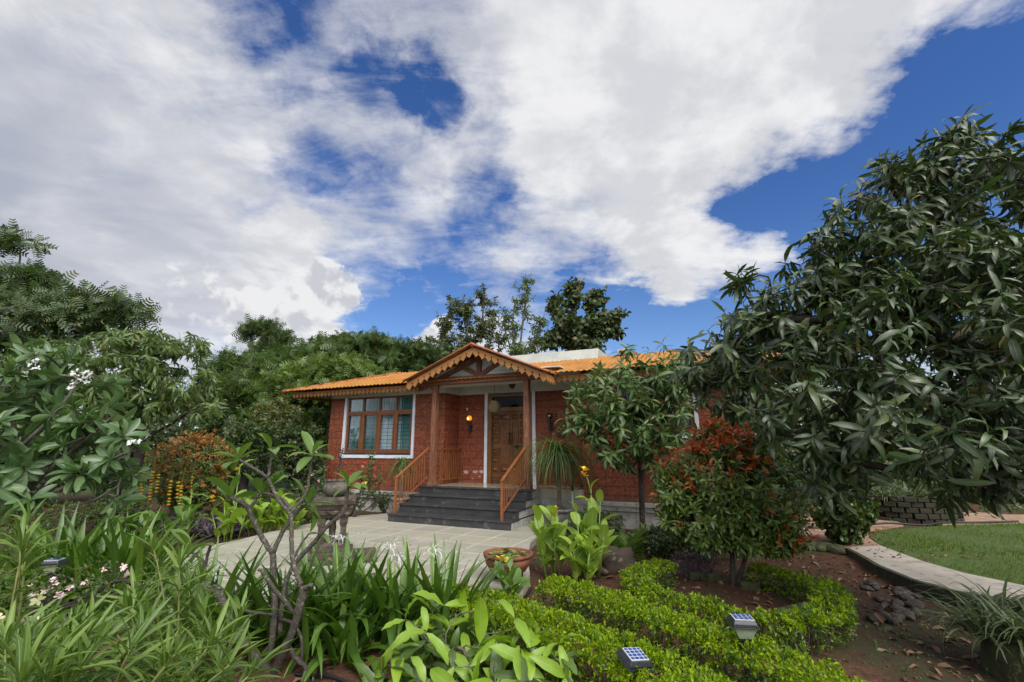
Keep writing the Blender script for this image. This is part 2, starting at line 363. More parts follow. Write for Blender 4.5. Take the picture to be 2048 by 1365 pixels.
# curved stone path on the right with its mossy kerb
m_path = surf('path_stone', (.36, .325, .27), (.27, .24, .20), 2.2, .75, .3, .01, lo=.3, hi=.7, fleck=(.19, .15, .11), fscale=7)
m_terra = surf('path_terracotta', (.30, .19, .125), (.20, .115, .075), 2.6, .8, .3, .01, fleck=(.33, .27, .2), fscale=10)
inner = [(9.3, 3.55), (7.4, 4.15), (6.2, 4.72), (5.35, 5.22), (4.98, 5.64), (4.9, 6.05), (5.02, 6.75), (5.3, 7.55), (5.4, 7.9)]
outer = [(6.05, 8.05), (5.93, 7.6), (5.80, 6.95), (5.78, 6.35), (5.95, 5.8), (6.6, 5.3), (8.0, 4.6), (9.6, 4.0)]
slab('stone_path', inner + outer, -.05, .22, m_path)
kb = MB()
for i in range(len(inner) - 1):
    a = np.array(inner[i]); b = np.array(inner[i + 1]); tt = (b - a) / np.linalg.norm(b - a); nn = np.array([-tt[1], tt[0]]) * .05
    kb.prism([tuple(a - nn * .1), tuple(b - nn * .1), tuple(b + nn * 1.), tuple(a + nn * 1.)], lambda x, y: (x, y, -.056), lambda x, y: (x, y, -.42))
tag(kb.build('path_kerb', surf('kerb_moss', (.055, .05, .038), (.025, .035, .012), 8., .9, .6, .02), bevel=0), kind='structure')
slab('terracotta_path', [(4.45, 8.3), (5.4, 7.9), (6.05, 8.05), (6.35, 8.7), (7.0, 9.6), (8.3, 10.3), (8.6, 11.2), (7.0, 11.6), (5.7, 10.2)], -.054, .2, m_terra)
slab('far_path', [(9.0, 10.15), (12.4, 10.55), (16, 10.6), (16, 11.6), (12.0, 11.7), (11.2, 12.7), (9.8, 13.8), (9.0, 13.4), (10.3, 11.6)], -.058, .2, m_terra)
LAWN = [(6.07, 8.05), (5.95, 7.6), (5.82, 6.95), (5.80, 6.38), (5.97, 5.83), (6.62, 5.33), (8.02, 4.63), (9.6, 4.05), (14, 3.0), (18, 5), (17, 10.3), (12.5, 10.45), (9.0, 10.1), (7.1, 9.45), (6.4, 8.7)]
slab('lawn', LAWN, -.06, .1, surf('lawn_earth', (.034, .060, .006), (.048, .076, .009), 6., .9, .5, .02, fleck=(.07, .10, .03), fscale=90))
slab('stepping_stone', [(9.0, 7.95), (11.6, 7.85), (11.6, 8.2), (9.1, 8.25)], -.035, .05, m_path, kind='structure')
# far hill glimpsed between the trees
hv = []; hx = np.linspace(-420, 120, 60); hy = np.linspace(420, 760, 14); HX, HY = np.meshgrid(hx, hy)
HZ = 95 * np.exp(-((HX + 70) / 70) ** 2) + 75 * np.exp(-((HX + 165) / 45) ** 2) + 105 * np.exp(-((HX + 260) / 60) ** 2) - 22 + 10 * vnoise(HX, HY, .03, 5) + 5 * vnoise(HX, HY, .09, 6)
HZ = HZ * np.clip((HY - 420) / 150, 0, 1) - 1
ii = np.arange(HX.size).reshape(HX.shape); hq = np.stack([ii[:-1, :-1], ii[:-1, 1:], ii[1:, 1:], ii[1:, :-1]], -1).reshape(-1, 4)
tag(mesh_obj('hill', np.stack([HX, HY, HZ], -1).reshape(-1, 3), hq, surf('hill_haze_green', (.20, .27, .15), (.13, .19, .12), .05, .95, 0, .1)), kind='structure')  # pale green carries the distance haze in its colour

# ================================================================== HOUSE (own frame: x along the front wall, y into depth)
house = empty('brick_house', O, 'single storey red laterite brick house with orange tiled roof and gabled porch', 'house', rz=R(-24))
HB = lambda mb, name, mat, par=None, **k: mb.build(name, mat, par or house, local=True, **k)
# laterite block wall
m, t, o = newmat('laterite_brick'); co = obj_co(t)
s_ = t.n('ShaderNodeSeparateXYZ'); t.put(s_.inputs[0], co)
cc = t.n('ShaderNodeCombineXYZ'); t.put(cc.inputs[0], t.m('ADD', s_.outputs[0], s_.outputs[1])); t.put(cc.inputs[1], s_.outputs[2])
br = t.n('ShaderNodeTexBrick'); br.offset = .5; t.put(br.inputs['Vector'], cc.outputs[0]); br.inputs['Scale'].default_value = 1.
br.inputs['Brick Width'].default_value = .40; br.inputs['Row Height'].default_value = .178; br.inputs['Mortar Size'].default_value = .011; br.inputs['Mortar Smooth'].default_value = .25
br.inputs['Color1'].default_value = (.215, .056, .030, 1); br.inputs['Color2'].default_value = (.155, .039, .023, 1); br.inputs['Mortar'].default_value = (.075, .024, .020, 1)
n1 = t.noise(co, 16., 6, .65, .3); n2 = t.noise(co, 42., 5, .7, .2); n3 = t.noise(co, 1.6, 3, .5)
c = t.mix(t.mr(n1, .46, .6), br.outputs[0], t.mix(.5, br.outputs[0], (.36, .115, .035)))
c = t.mix(t.m('MULTIPLY', t.mr(n2, .58, .66), t.m('MULTIPLY', t.mr(n1, .42, .58), t.m('SUBTRACT', 1., br.outputs[1]))), c, (.50, .215, .07))
c = t.mix(t.m('MULTIPLY', t.mr(n2, .34, .44, 1., 0.), .6), c, (.07, .016, .01))
c = t.mix(t.mr(n3, .5, .72, 0, .4), c, (.12, .030, .018))
dirt = t.m('MULTIPLY', t.mr(t.m('ADD', s_.outputs[2], t.m('MULTIPLY', t.noise(co, 2.6, 6, .65, .3), .55)), .62, 1.0, 1.0, 0.0), .65)
c = t.mix(dirt, c, (.085, .052, .036)); c = t.mix(t.mr(t.noise(co, .9, 5, .7, .4), .56, .70, 0, .5), c, (.10, .035, .022))
p = principled(t, c, .62, t.m('ADD', t.m('MULTIPLY', br.outputs[1], -1.3), t.m('ADD', n1, t.m('MULTIPLY', n2, .6))), .6, .012, spec=.35); t.nt.links.new(p.outputs[0], o.inputs[0])
M_BRICK = m
M_WHITE = surf('white_plaster', (.60, .61, .60), (.52, .53, .53), 3., .7, .1, .005)
M_TRIM = surf('white_trim', (.66, .69, .76), (.58, .61, .68), 5., .6, .1, .004)
M_PLINTH = surf('plinth_concrete', (.40, .39, .355), (.28, .27, .24), 3.5, .8, .35, .01, fleck=(.15, .13, .10), fscale=18)
M_SIDE = surf('step_side_plaster', (.36, .36, .34), (.25, .25, .235), 4., .85, .5, .02, fleck=(.42, .42, .40), fscale=14)
wall = MB(); ZB, ZT = .42, 2.9
L0, RC, R1 = -6.53, -2.66, .93          # left corner, porch recess left and right corners
WL0, WL1 = -6.0, -3.57                  # front window opening (outer trim)
WR0, WR1 = 1.75, 3.35                   # window on the right-hand front wall
def wallseg(x0, x1, y0, y1, z0=ZB, z1=ZT): wall.box(x0, x1, y0, y1, z0, z1)
wallseg(L0, WL0, 1.8, 2.0); wallseg(WL1, RC - .0, 1.8, 2.0); wallseg(WL0, WL1, 1.8, 2.0, ZB, 1.26)
wallseg(RC - .2, RC, 2.0, 2.5)                                  # left return of the recess
wallseg(RC - .2, -1.86, 2.5, 2.7); wallseg(-.44, R1 + .2, 2.5, 2.7)
wallseg(R1, R1 + .2, 2.0, 2.5); wallseg(R1, WR0, 1.8, 2.0); wallseg(WR0, WR1, 1.8, 2.0, ZB, 1.7); wallseg(WR1, 3.9, 1.8, 2.0)
wallseg(L0, L0 + .2, 2.0, 9.5); wallseg(3.7, 3.9, 2.0, 9.5); wallseg(L0 + .2, 3.7, 9.3, 9.5)
HB(wall, 'wall', M_BRICK)
bd = MB(); zt = 3.30
for x0, x1, y0, y1 in ((L0 - .006, RC + .006, 1.794, 2.0), (RC - .2, RC + .006, 2.0, 2.494), (RC - .2, R1 + .2, 2.494, 2.7), (R1 - .006, R1 + .2, 2.0, 2.494), (R1 - .006, 3.906, 1.794, 2.0), (L0 - .006, L0 + .2, 2.0, 9.5), (3.7, 3.906, 2.0, 9.5)):
    bd.box(x0, x1, y0, y1, ZT, zt)
HB(bd, 'wall_band', M_WHITE)
for x0, x1, y0 in ((L0, -2.86, 1.8), (.75, 3.95, 1.8)):
    pl = MB(); pl.box(x0 - .16, x1, y0 - .16, y0 + .25, .34, ZB - .002); pl.box(x0 - .11, x1, y0 - .11, y0 + .25, .24, .34); pl.box(x0 - .05, x1, y0 - .05, y0 + .25, -.25, .24)
    if x0 == L0: pl.box(L0 - .16, L0 + .1, 2.05, 9.5, -.25, ZB - .002)
    HB(pl, 'plinth', M_PLINTH, bevel=.008)
sf = MB(); sf.box(-7.56, 4.9, 1.36, 1.80, 3.02, 3.04); sf.box(-7.56, L0, 1.8, 9.5, 3.02, 3.04); sf.box(3.9, 4.9, 1.8, 9.5, 3.02, 3.04)
sf.box(RC - .1, R1 + .1, 1.80, 2.5, 3.27, 3.29); sf.box(RC, .6, 1.3, 1.8, 3.27, 3.29)
HB(sf, 'soffit', M_WHITE)
# interior: dark room behind the windows
inn = MB(); inn.box(L0 + .2, RC - .2, 4.2, 4.3, ZB, 3.2); inn.box(R1 + .2, 3.7, 3.6, 3.7, ZB, 3.2); inn.box(L0 + .2, 3.7, 2.0, 9.3, .40, .41); inn.box(RC - .2, R1 + .2, 3.9, 4.0, ZB, 3.2)
HB(inn, 'inner_wall', surf('room_plaster', (.45, .42, .37), None, 2.))

# ---- tiled roof
m, t, o = newmat('roof_tile'); co = obj_co(t); n1 = t.noise(co, 1.4, 5, .6, .3); n2 = t.noise(co, 22., 5, .6)
c = t.mix(t.mr(n1, .3, .7), (.42, .195, .042), (.33, .14, .032)); c = t.mix(t.mr(n2, .62, .74, 0, .8), c, (.66, .50, .36)); c = t.mix(t.mr(t.noise(co, 3.1, 6, .7), .55, .72, 0, .75), c, (.15, .07, .04))
p = principled(t, c, .6, n2, .25, .01, spec=.25); t.nt.links.new(p.outputs[0], o.inputs[0]); M_TILE = m
M_TILEDARK = surf('ridge_tile', (.36, .105, .035), (.22, .07, .035), 5., .6, .3, .01)
def tile_plane(org, ax, dn, length, width, clip=None, per=.128, row=.27):
    """corrugated tiles: ax along the eave, dn up the slope"""
    org, ax, dn = (np.array(a, float) for a in (org, ax, dn)); nrm = np.cross(ax, dn); nrm /= np.linalg.norm(nrm); nrm *= np.sign(nrm[2])
    nu = int(length / per * 10) + 1; us = np.linspace(0, length, nu)
    ss = []; st = []
    k = 0
    while k * row < width:
        ss += [k * row, min((k + 1) * row, width) - .0005]; st += [.018, 0.0]; k += 1
    ss = np.array(ss); st = np.array(st)
    prof = .022 * (np.abs(np.cos(pi * us / per)) ** 1.3) 
    Uu, Ss = np.meshgrid(us, ss); Hh = prof[None, :] + st[:, None]
    P = org + Uu[..., None] * ax + Ss[..., None] * dn + Hh[..., None] * nrm
    jit = np.random.default_rng(3).normal(0, .004, (len(ss), int(length / per) + 2)); P[..., 2] += jit[:, np.minimum((us / per).astype(int), jit.shape[1] - 1)]
    ii = np.arange(P.shape[0] * P.shape[1]).reshape(P.shape[:2]); q_ = np.stack([ii[:-1, :-1], ii[:-1, 1:], ii[1:, 1:], ii[1:, :-1]], -1).reshape(-1, 4)
    P = P.reshape(-1, 3)
    if clip is not None:
        ctr = P[q_].mean(1); q_ = q_[clip(ctr)]
    return P, q_
def tiles(name, planes, mat=None):
    Vs, Fs, n = [], [], 0
    for P, q_ in planes: Vs.append(P); Fs.append(q_ + n); n += len(P)
    ob = mesh_obj(name, np.concatenate(Vs), np.concatenate(Fs), mat or M_TILE, house, True, local=True)
    so_ = ob.modifiers.new('thick', 'SOLIDIFY'); so_.thickness = .016; so_.offset = -1
    return ob
EX, EY, EZ, SL = -7.77, 1.15, 3.10, .31; ER = EX + 12.85            # front-left eave corner, roof pitch
run = 2.35; nrmz = math.hypot(1, SL)
fr = tile_plane((EX, EY, EZ), (1, 0, 0), (0, 1 / nrmz, SL / nrmz), 12.85, run * nrmz, lambda c: (c[:, 0] - EX > c[:, 1] - EY - .02) & (ER - c[:, 0] > c[:, 1] - EY - .02))
lf = tile_plane((EX, EY, EZ), (0, 1, 0), (1 / nrmz, 0, SL / nrmz), 8.6, run * nrmz, lambda c: (c[:, 1] - EY > c[:, 0] - EX - .02))
rt = tile_plane((ER, EY, EZ), (0, 1, 0), (-1 / nrmz, 0, SL / nrmz), 8.6, run * nrmz, lambda c: (c[:, 1] - EY > ER - c[:, 0] - .02))
roof = tiles('roof', [fr, lf, rt])
AX, AY, AZ, GS, GW = -1.29, .72, 3.80, .405, 1.84     # porch gable apex, half width
gl_ = math.hypot(1, GS); zt_ = AZ - GS * GW
pr = tiles('porch_roof', [tile_plane((AX - GW, AY - .06, zt_), (0, 1, 0), (1 / gl_, 0, GS / gl_), 2.5, GW * gl_, lambda c: c[:, 2] > EZ + SL * (c[:, 1] - EY) - .03),
                          tile_plane((AX + GW, AY - .06, zt_), (0, 1, 0), (-1 / gl_, 0, GS / gl_), 2.5, GW * gl_, lambda c: c[:, 2] > EZ + SL * (c[:, 1] - EY) - .03)])
def ridge(a, b, r=.07):
    rc = MB()
    a, b = np.array(a), np.array(b); L = np.linalg.norm(b - a); k = max(2, int(L / .38)); pts = []; rad = []
    for i in range(k): pts += [a + (b - a) * i / k, a + (b - a) * (i + .97) / k]; rad += [r, r * .82]
    rc.tube(pts, rad, 10); HB(rc, 'ridge_cap', M_TILEDARK, roof, smooth=True)
ridge((AX, AY - .07, AZ + .01), (AX, AY + 2.3, AZ + .01), .055)
ridge((EX - .02, EY - .02, EZ), (EX + run, EY + run, EZ + SL * run + .02), .055); ridge((ER + .02, EY - .02, EZ), (ER - run, EY + run, EZ + SL * run + .02), .055)
rc = MB(); rc.tube([(AX - GW - .02, AY - .07, zt_ + .005), (AX, AY - .07, AZ + .03), (AX + GW + .02, AY - .07, zt_ + .005)], .026, 8)
HB(rc, 'verge_cap', M_TILEDARK, pr, smooth=True)
pa = MB(); zr = EZ + SL * run
pa.prism([(EY + run - .28, zr - .12), (EY + run - .1, zr + .24), (EY + run + .9, zr + .24), (EY + run + .9, zr - .12)], lambda y, z: (-2.6, y, z), lambda y, z: (1.0, y, z))
HB(pa, 'parapet', surf('parapet_paint', (.38, .395, .36), (.30, .315, .29), 2.5, .7, .2, .01, fleck=(.36, .38, .33), fscale=4), bevel=.01)
dk = MB(); dk.box(EX + run - .1, ER - run + .1, EY + run + .02, 9.4, zr - .06, zr); HB(dk, 'roof_deck', M_PLINTH)
ve = MB(); ve.box(1.5, 1.72, EY + run - .1, EY + run + .3, zr - .05, zr + .17); HB(ve, 'roof_vent', M_PLINTH)
vt = MB(); vt.prism([(1.62, zr + .06), (1.58, zr + .12), (2.0, zr + .03), (2.0, zr - .03)], lambda x, z: (x, EY + run - .22, z), lambda x, z: (x, EY + run + .2, z)); HB(vt, 'roof_vent_tile', M_TILEDARK)
# ---- scalloped fascia boards
M_FASC = surf('fascia_paint', (.36, .165, .048), (.28, .125, .038), 3., .7, .1, .004)
def scallop(L, per, h, hole=.022):
    """outline of a board hanging from z=0: stepped teeth and keyhole notches"""
    n = max(1, round(L / per)); per = L / n; pts = [(0, 0), (0, -h * .62)]
    for i in range(n):
        x0 = i * per; c = x0 + per / 2; q1 = per * .5
        seq = [(.96, .62), (.82, .70), (.82, .78), (.58, .80), (.58, .88), (.32, .90), (.32, .96), (.0, 1.12)]
        pts += [(c - q1 * a, -h * b) for a, b in seq]
        pts += [(c + q1 * a, -h * b) for a, b in seq[-2::-1]]
        if i < n - 1:
            xe = x0 + per; hz = -h * .62 + hole * 1.3
            for k in range(9):
                a = -pi / 2 - .35 - (2 * pi - .7) * k / 8; pts.append((xe + hole * cos(a), hz + hole * sin(a)))
    pts += [(L, -h * .62), (L, 0)]
    return pts
def fascia(name, a, b, h, per, par, thick=.025, hole=.022):
    a, b = Vector(a), Vector(b); L = math.hypot(b.x - a.x, b.y - a.y); sl = (b.z - a.z) / L; hd = Vector(((b.x - a.x) / L, (b.y - a.y) / L, 0)); n_ = Vector((-hd.y, hd.x, 0)) * thick
    mb = MB(); f = lambda x, z: tuple(a + hd * x + Vector((0, 0, z + sl * x))); g = lambda x, z: tuple(a + n_ + hd * x + Vector((0, 0, z + sl * x)))
    mb.prism(scallop(L, per, h, hole), f, g); me_o = HB(mb, name, M_FASC, par)
    bm = bmesh.new(); bm.from_mesh(me_o.data); bmesh.ops.triangulate(bm, faces=[f_ for f_ in bm.faces if len(f_.verts) > 4], ngon_method='EAR_CLIP'); bm.to_mesh(me_o.data); bm.free()
    return me_o
fascia('fascia_board', (AX - GW + .05, AY, zt_ - .02), (AX, AY, AZ - .04), .185, .158, pr); fascia('fascia_board', (AX, AY, AZ - .04), (AX + GW - .05, AY, zt_ - .02), .185, .158, pr)
fascia('fascia_board', (EX + .18, EY + .17, EZ - .02), (AX - GW + .55, EY + .17, EZ - .02), .15, .135, roof)
fascia('fascia_board', (AX + GW - .05, EY + .17, EZ - .02), (ER - .16, EY + .17, EZ - .02), .15, .135, roof)
fascia('fascia_board', (EX + .18, EY + .2, EZ - .02), (EX + .18, 9.4, EZ - .02), .15, .135, roof)
fascia('fascia_board', (AX + GW - .05, AY + .02, zt_ - .02), (AX + GW - .05, EY + .16, zt_ - .02), .17, .13, pr)
fascia('fascia_board', (AX - GW + .05, AY + .02, zt_ - .02), (AX - GW + .05, EY + .16, zt_ - .02), .17, .13, pr)
# ---- porch timber
m, t, o = newmat('worn_timber'); co = obj_co(t); mp = t.n('ShaderNodeMapping'); t.put(mp.inputs[0], co); mp.inputs['Scale'].default_value = (9, 9, 1.3)
n1 = t.noise(mp.outputs[0], 4., 6, .65, .4); n2 = t.noise(mp.outputs[0], 2., 5, .7, .5)
c = t.mix(t.mr(n1, .35, .65), (.205, .078, .038), (.120, .045, .025)); c = t.mix(t.mr(n2, .55, .66, 0, .75), c, (.30, .19, .125)); c = t.mix(t.mr(n2, .68, .74, 0, .7), c, (.42, .36, .30))
p = principled(t, c, .65, n1, .4, .006); t.nt.links.new(p.outputs[0], o.inputs[0]); M_TIMB = m
for x in (-2.63, -.19):
    po = MB(); po.box(x - .065, x + .065, 1.235, 1.365, .64, 3.02); po.box(x - .09, x + .09, 1.21, 1.39, .64, .73); po.box(x - .08, x + .08, 1.22, 1.38, .73, .76)
    HB(po, 'porch_post', M_TIMB, bevel=.006)
bm_ = MB(); bm_.box(-3.02, .44, 1.22, 1.38, 3.02, 3.20); HB(bm_, 'porch_beam', M_TIMB, bevel=.006)
kp = MB(); kp.box(-1.47, -1.35, 1.24, 1.36, 3.20, 3.76); HB(kp, 'king_post', M_TIMB, bevel=.005)
for s in (-1, 1):
    bb = MB(); bb.bar((-1.41 + s * .05, 1.30, 3.22), (-1.41 + s * .68, 1.30, 3.55), .10, .10); HB(bb, 'brace', M_TIMB, bevel=.004)
    rf = MB(); rf.bar((AX, 1.29, AZ - .13), (AX + s * 1.78, 1.29, AZ - .13 - GS * 1.78), .09, .10); HB(rf, 'rafter', M_TIMB)
gp = MB(); gp.prism([(AX - 1.6, 3.19), (AX + 1.6, 3.19), (AX, 3.75)], lambda x, z: (x, 1.31, z), lambda x, z: (x, 1.318, z)); HB(gp, 'gable_glass', surf('pane_painted_reflection', (.58, .66, .65), (.46, .56, .56), 1.2, .08, .0, 0))  # opaque pane: pale reflected light painted in, lifted against the overhang's shade
# ---- porch floor and steps
M_STEP = surf('black_granite', (.040, .040, .043), (.026, .026, .028), 5., .42, .15, .006, fleck=(.085, .085, .085), fscale=12)
M_RISE = surf('black_granite_riser', (.045, .045, .048), (.030, .030, .032), 3., .5, .1, .004, fleck=(.10, .10, .10), fscale=5)
fl = MB(); fl.box(RC, -.02, 1.20, 2.5, .45, .64); fl.box(-.019, R1, 1.64, 2.5, .45, .64); fl.box(-2.86, RC, 1.20, 1.64, .45, .64)
HB(fl, 'porch_floor', surf('porch_floor_stone', (.40, .37, .27), (.32, .30, .22), 3., .12, .05, .003))
st = MB(); sd = MB(); tr_ = MB()
for k in range(4):
    y0 = .02 + .367 * k; z1 = .16 * (k + 1); y1 = 1.64
    st.box(-2.855, -.02, y0, y0 + .04, z1 - .16, z1 - .032)
    if k < 3: tr_.box(-2.87, 0.0, y0 - .025, y0 + .40, z1 - .03, z1)
    else: tr_.box(-2.87, 0.0, y0 - .025, y0 + .16, z1 - .03, z1 + .004)
    sd.box(-2.86, -.012, y0 + .041, y1, z1 - .16 + (.002 if k else -.15), z1 - .031)
sd.box(.002, R1 - .004, 1.66, 2.49, -.2, .448); sd.box(RC + .005, 0., 1.66, 2.49, -.2, .448)
HB(st, 'step_riser', M_RISE, bevel=.003); HB(tr_, 'step_tread', M_STEP, bevel=.007); HB(sd, 'step_side', M_SIDE)
# ---- railings
M_RAIL = surf('rail_paint', (.235, .085, .026), (.19, .066, .021), 5., .45, .1, .003)
for x in (-2.73, -.22):
    rl = MB(); a = Vector((x, .075, .89)); b = Vector((x, 1.235, 1.50)); sl = (b.z - a.z) / (b.y - a.y)
    rl.box(x - .022, x + .022, .05, .10, 0.005, .89); rl.bar(a - Vector((0, .03, .015)), b, .055, .032)
    lo0 = Vector((x, .10, .30)); lo1 = Vector((x, 1.235, .30 + 1.135 * .47)); rl.bar(lo0, lo1, .03, .022)
    n = 11
    for i in range(1, n):
        y = .10 + (1.2 - .10) * i / n; ztop = a.z + sl * (y - a.y) - .01; zlo = .30 + (y - .10) * .47
        if i % 4 == 2: ztop -= .10
        if i % 4 == 3: zlo += .12
        rl.box(x - .008, x + .008, y - .008, y + .008, zlo, ztop)
    for i in range(1, n):
        y = .10 + (1.2 - .10) * i / n; ztop = a.z + sl * (y - a.y) - .01; zlo = .30 + (y - .10) * .47
        if i % 4 == 2: rl.box(x - .007, x + .007, y - .11, y + .11, ztop - .11, ztop - .095)
        if i % 4 == 3: rl.box(x - .007, x + .007, y - .11, y + .11, zlo + .12, zlo + .134)
    HB(rl, 'stair_railing', M_RAIL)
for x, y0, y1, hgt in ((-2.55, 1.42, 2.46, 1), (.0, 1.42, 2.46, 1)):
    rl = MB(); rl.box(x - .025, x + .025, y0, y1, 1.485, 1.51); rl.box(x - .012, x + .012, y0, y1, .745, .765)
    n = 12
    for i in range(1, n):
        y = y0 + (y1 - y0) * i / n; zt2 = 1.485 if i % 3 else 1.37; zl2 = .765 if (i + 1) % 4 else .86
        rl.box(x - .008, x + .008, y - .008, y + .008, zl2, zt2)
        if not i % 3: rl.box(x - .007, x + .007, y - .09, y + .09, 1.365, 1.38)
    rl.box(x - .012, x + .012, y1 - .05, y1 - .03, .642, .75); rl.box(x - .012, x + .012, y0 + .03, y0 + .05, .642, .75)
    HB(rl, 'porch_railing', M_RAIL)
rl = MB(); rl.box(.0, R1 - .02, 1.40, 1.45, 1.485, 1.51); rl.box(.0, R1 - .02, 1.412, 1.438, .745, .765)
for i in range(1, 9): rl.box(i * .1, i * .1 + .016, 1.417, 1.433, .765, 1.485)
HB(rl, 'porch_railing', M_RAIL)
# ---- windows
M_FRAME = surf('window_frame_brown', (.190, .072, .028), (.15, .055, .022), 6., .4, .1, .003)
M_GLASS = glassmat('window_glass', (.90, .95, .95), .0)
M_GRILL = surf('black_grille', (.015, .015, .016), None, 5., .5)
M_TEAL = surf('teal_curtain', (.13, .31, .305), (.09, .23, .23), 7., .8, .1, .004); M_WCUR = surf('white_curtain', (.62, .66, .74), (.52, .56, .64), 7., .8, .1, .004)
def window(x0, x1, z0, z1, y, ncol, transom, curt, dark=True):
    wroot = MB(); tw = .075
    wroot.box(x0, x0 + tw, y - .03, y + .12, z0, z1); wroot.box(x1 - tw, x1, y - .03, y + .12, z0, z1); wroot.box(x0 + tw, x1 - tw, y - .03, y + .12, z0, z0 + .085)
    wo_ = HB(wroot, 'window', M_TRIM, bevel=.004)
    sl_ = MB(); sl_.box(x0 + tw, x1 - tw, y - .015, y + .12, z0 + .087, z0 + .135); HB(sl_, 'sill', M_STEP, wo_)
    X0, X1, Z0, Z1 = x0 + tw + .003, x1 - tw - .003, z0 + .137, z1; ZTm = Z1 - transom; f = MB(); fw = .055
    f.box(X0, X1, y + .015, y + .075, Z0, Z0 + fw); f.box(X0, X1, y + .015, y + .075, Z1 - .045, Z1 - .002); f.box(X0, X1, y + .013, y + .075, ZTm - .05, ZTm + .03)
    cw = (X1 - X0) / ncol
    for i in range(ncol + 1):
        hw = .042 if 0 < i < ncol else .03; xc = min(max(X0 + i * cw, X0 + hw), X1 - hw); f.box(xc - hw, xc + hw, y + .017, y + .073, Z0 + fw, ZTm - .05); f.box(xc - hw * .7, xc + hw * .7, y + .017, y + .073, ZTm + .03, Z1 - .045)
    for i in range(ncol):     # sash borders
        a, b = X0 + i * cw + .045, X0 + (i + 1) * cw - .045
        f.box(a, a + .028, y + .003, y + .05, Z0 + .06, ZTm - .055); f.box(b - .028, b, y + .003, y + .05, Z0 + .06, ZTm - .055); f.box(a + .028, b - .028, y + .003, y + .05, Z0 + .06, Z0 + .10); f.box(a + .028, b - .028, y + .003, y + .05, ZTm - .09, ZTm - .055)
    HB(f, 'frame', M_FRAME, wo_, bevel=.004)
    pn = MB(); pn.box(X0 + .01, X1 - .01, y + .052, y + .056, Z0 + .02, Z1 - .02); HB(pn, 'pane', M_GLASS, wo_)
    g = MB()
    k = int((ZTm - .1 - Z0) / .11)
    for i in range(1, k + 1): zz = Z0 + .06 + i * (ZTm - .12 - Z0) / (k + 1); g.box(X0 + .03, X1 - .03, y + .085, y + .095, zz - .005, zz + .005)
    for i in range(int((X1 - X0) / .085)):
        xx = X0 + .05 + i * .085; g.box(xx - .004, xx + .004, y + .087, y + .094, ZTm, Z1 - .03)
        if i % 3 == 1: g.box(xx - .004, xx + .004, y + .087, y + .094, Z0, ZTm)
    HB(g, 'grille', M_GRILL, wo_)
    for (ca, cb_, mt) in curt:
        nn_ = 60; xs = np.linspace(X0 + ca * (X1 - X0), X0 + cb_ * (X1 - X0), nn_); ys = y + .17 + .022 * np.sin(np.arange(nn_) * 1.05 + ca * 30) + .01 * np.sin(np.arange(nn_) * .37)
        P = np.stack([np.stack([xs, ys, np.full(nn_, z_)], -1) for z_ in (Z0 - .02, Z1 + .02)]); ii_ = np.arange(2 * nn_).reshape(2, nn_)
        mesh_obj('curtain', P.reshape(-1, 3), np.stack([ii_[0, :-1], ii_[0, 1:], ii_[1, 1:], ii_[1, :-1]], -1), mt, wo_, True, local=True)
    return wo_
window(WL0, WL1, 1.24, ZT - .002, 1.8, 4, .42, [(.05, .26, M_TEAL), (.27, .46, M_TEAL), (.50, .80, M_WCUR), (.79, .99, M_TEAL), (.0, .05, M_WCUR), (.45, .52, M_WCUR)])
window(WR0, WR1, 1.7, ZT - .002, 1.8, 3, .42, [(.0, .4, M_WCUR), (.7, 1., M_WCUR)])
# ---- door
M_DOOR = surf('teak_door', (.165, .064, .019), (.12, .046, .014), 4., .42, .15, .003)
M_DFR = surf('door_frame_wood', (.18, .078, .022), (.14, .058, .016), 4., .4, .1, .003); M_BRASS = surf('brass', (.55, .42, .15), (.30, .22, .08), 8., .3, .1, .002, metal=.8)
for a_, b_ in ((-1.86, -1.775), (-.525, -.44)): dt = MB(); dt.box(a_, b_, 2.455, 2.6, .64, ZT + .02); HB(dt, 'door_trim', M_TRIM, bevel=.003)
df = MB(); D0, D1, DZ = -1.772, -.528, 2.50
df.box(D0, D0 + .11, 2.46, 2.60, .64, 2.88); df.box(D1 - .11, D1, 2.46, 2.60, .64, 2.88); df.box(D0 + .11, D1 - .11, 2.46, 2.60, 2.80, 2.88); df.box(D0 + .11, D1 - .11, 2.46, 2.60, 2.42, 2.53)
for x_ in (D0 + .11, D1 - .128): df.box(x_, x_ + .018, 2.445, 2.50, .64, 2.80)
HB(df, 'door_frame', M_DFR, bevel=.004)
tp = MB(); tp.box(D0 + .11, D1 - .11, 2.53, 2.535, 2.53, 2.80); HB(tp, 'transom_pane', glassmat('transom_glass', (.30, .20, .21), .0))
door = None
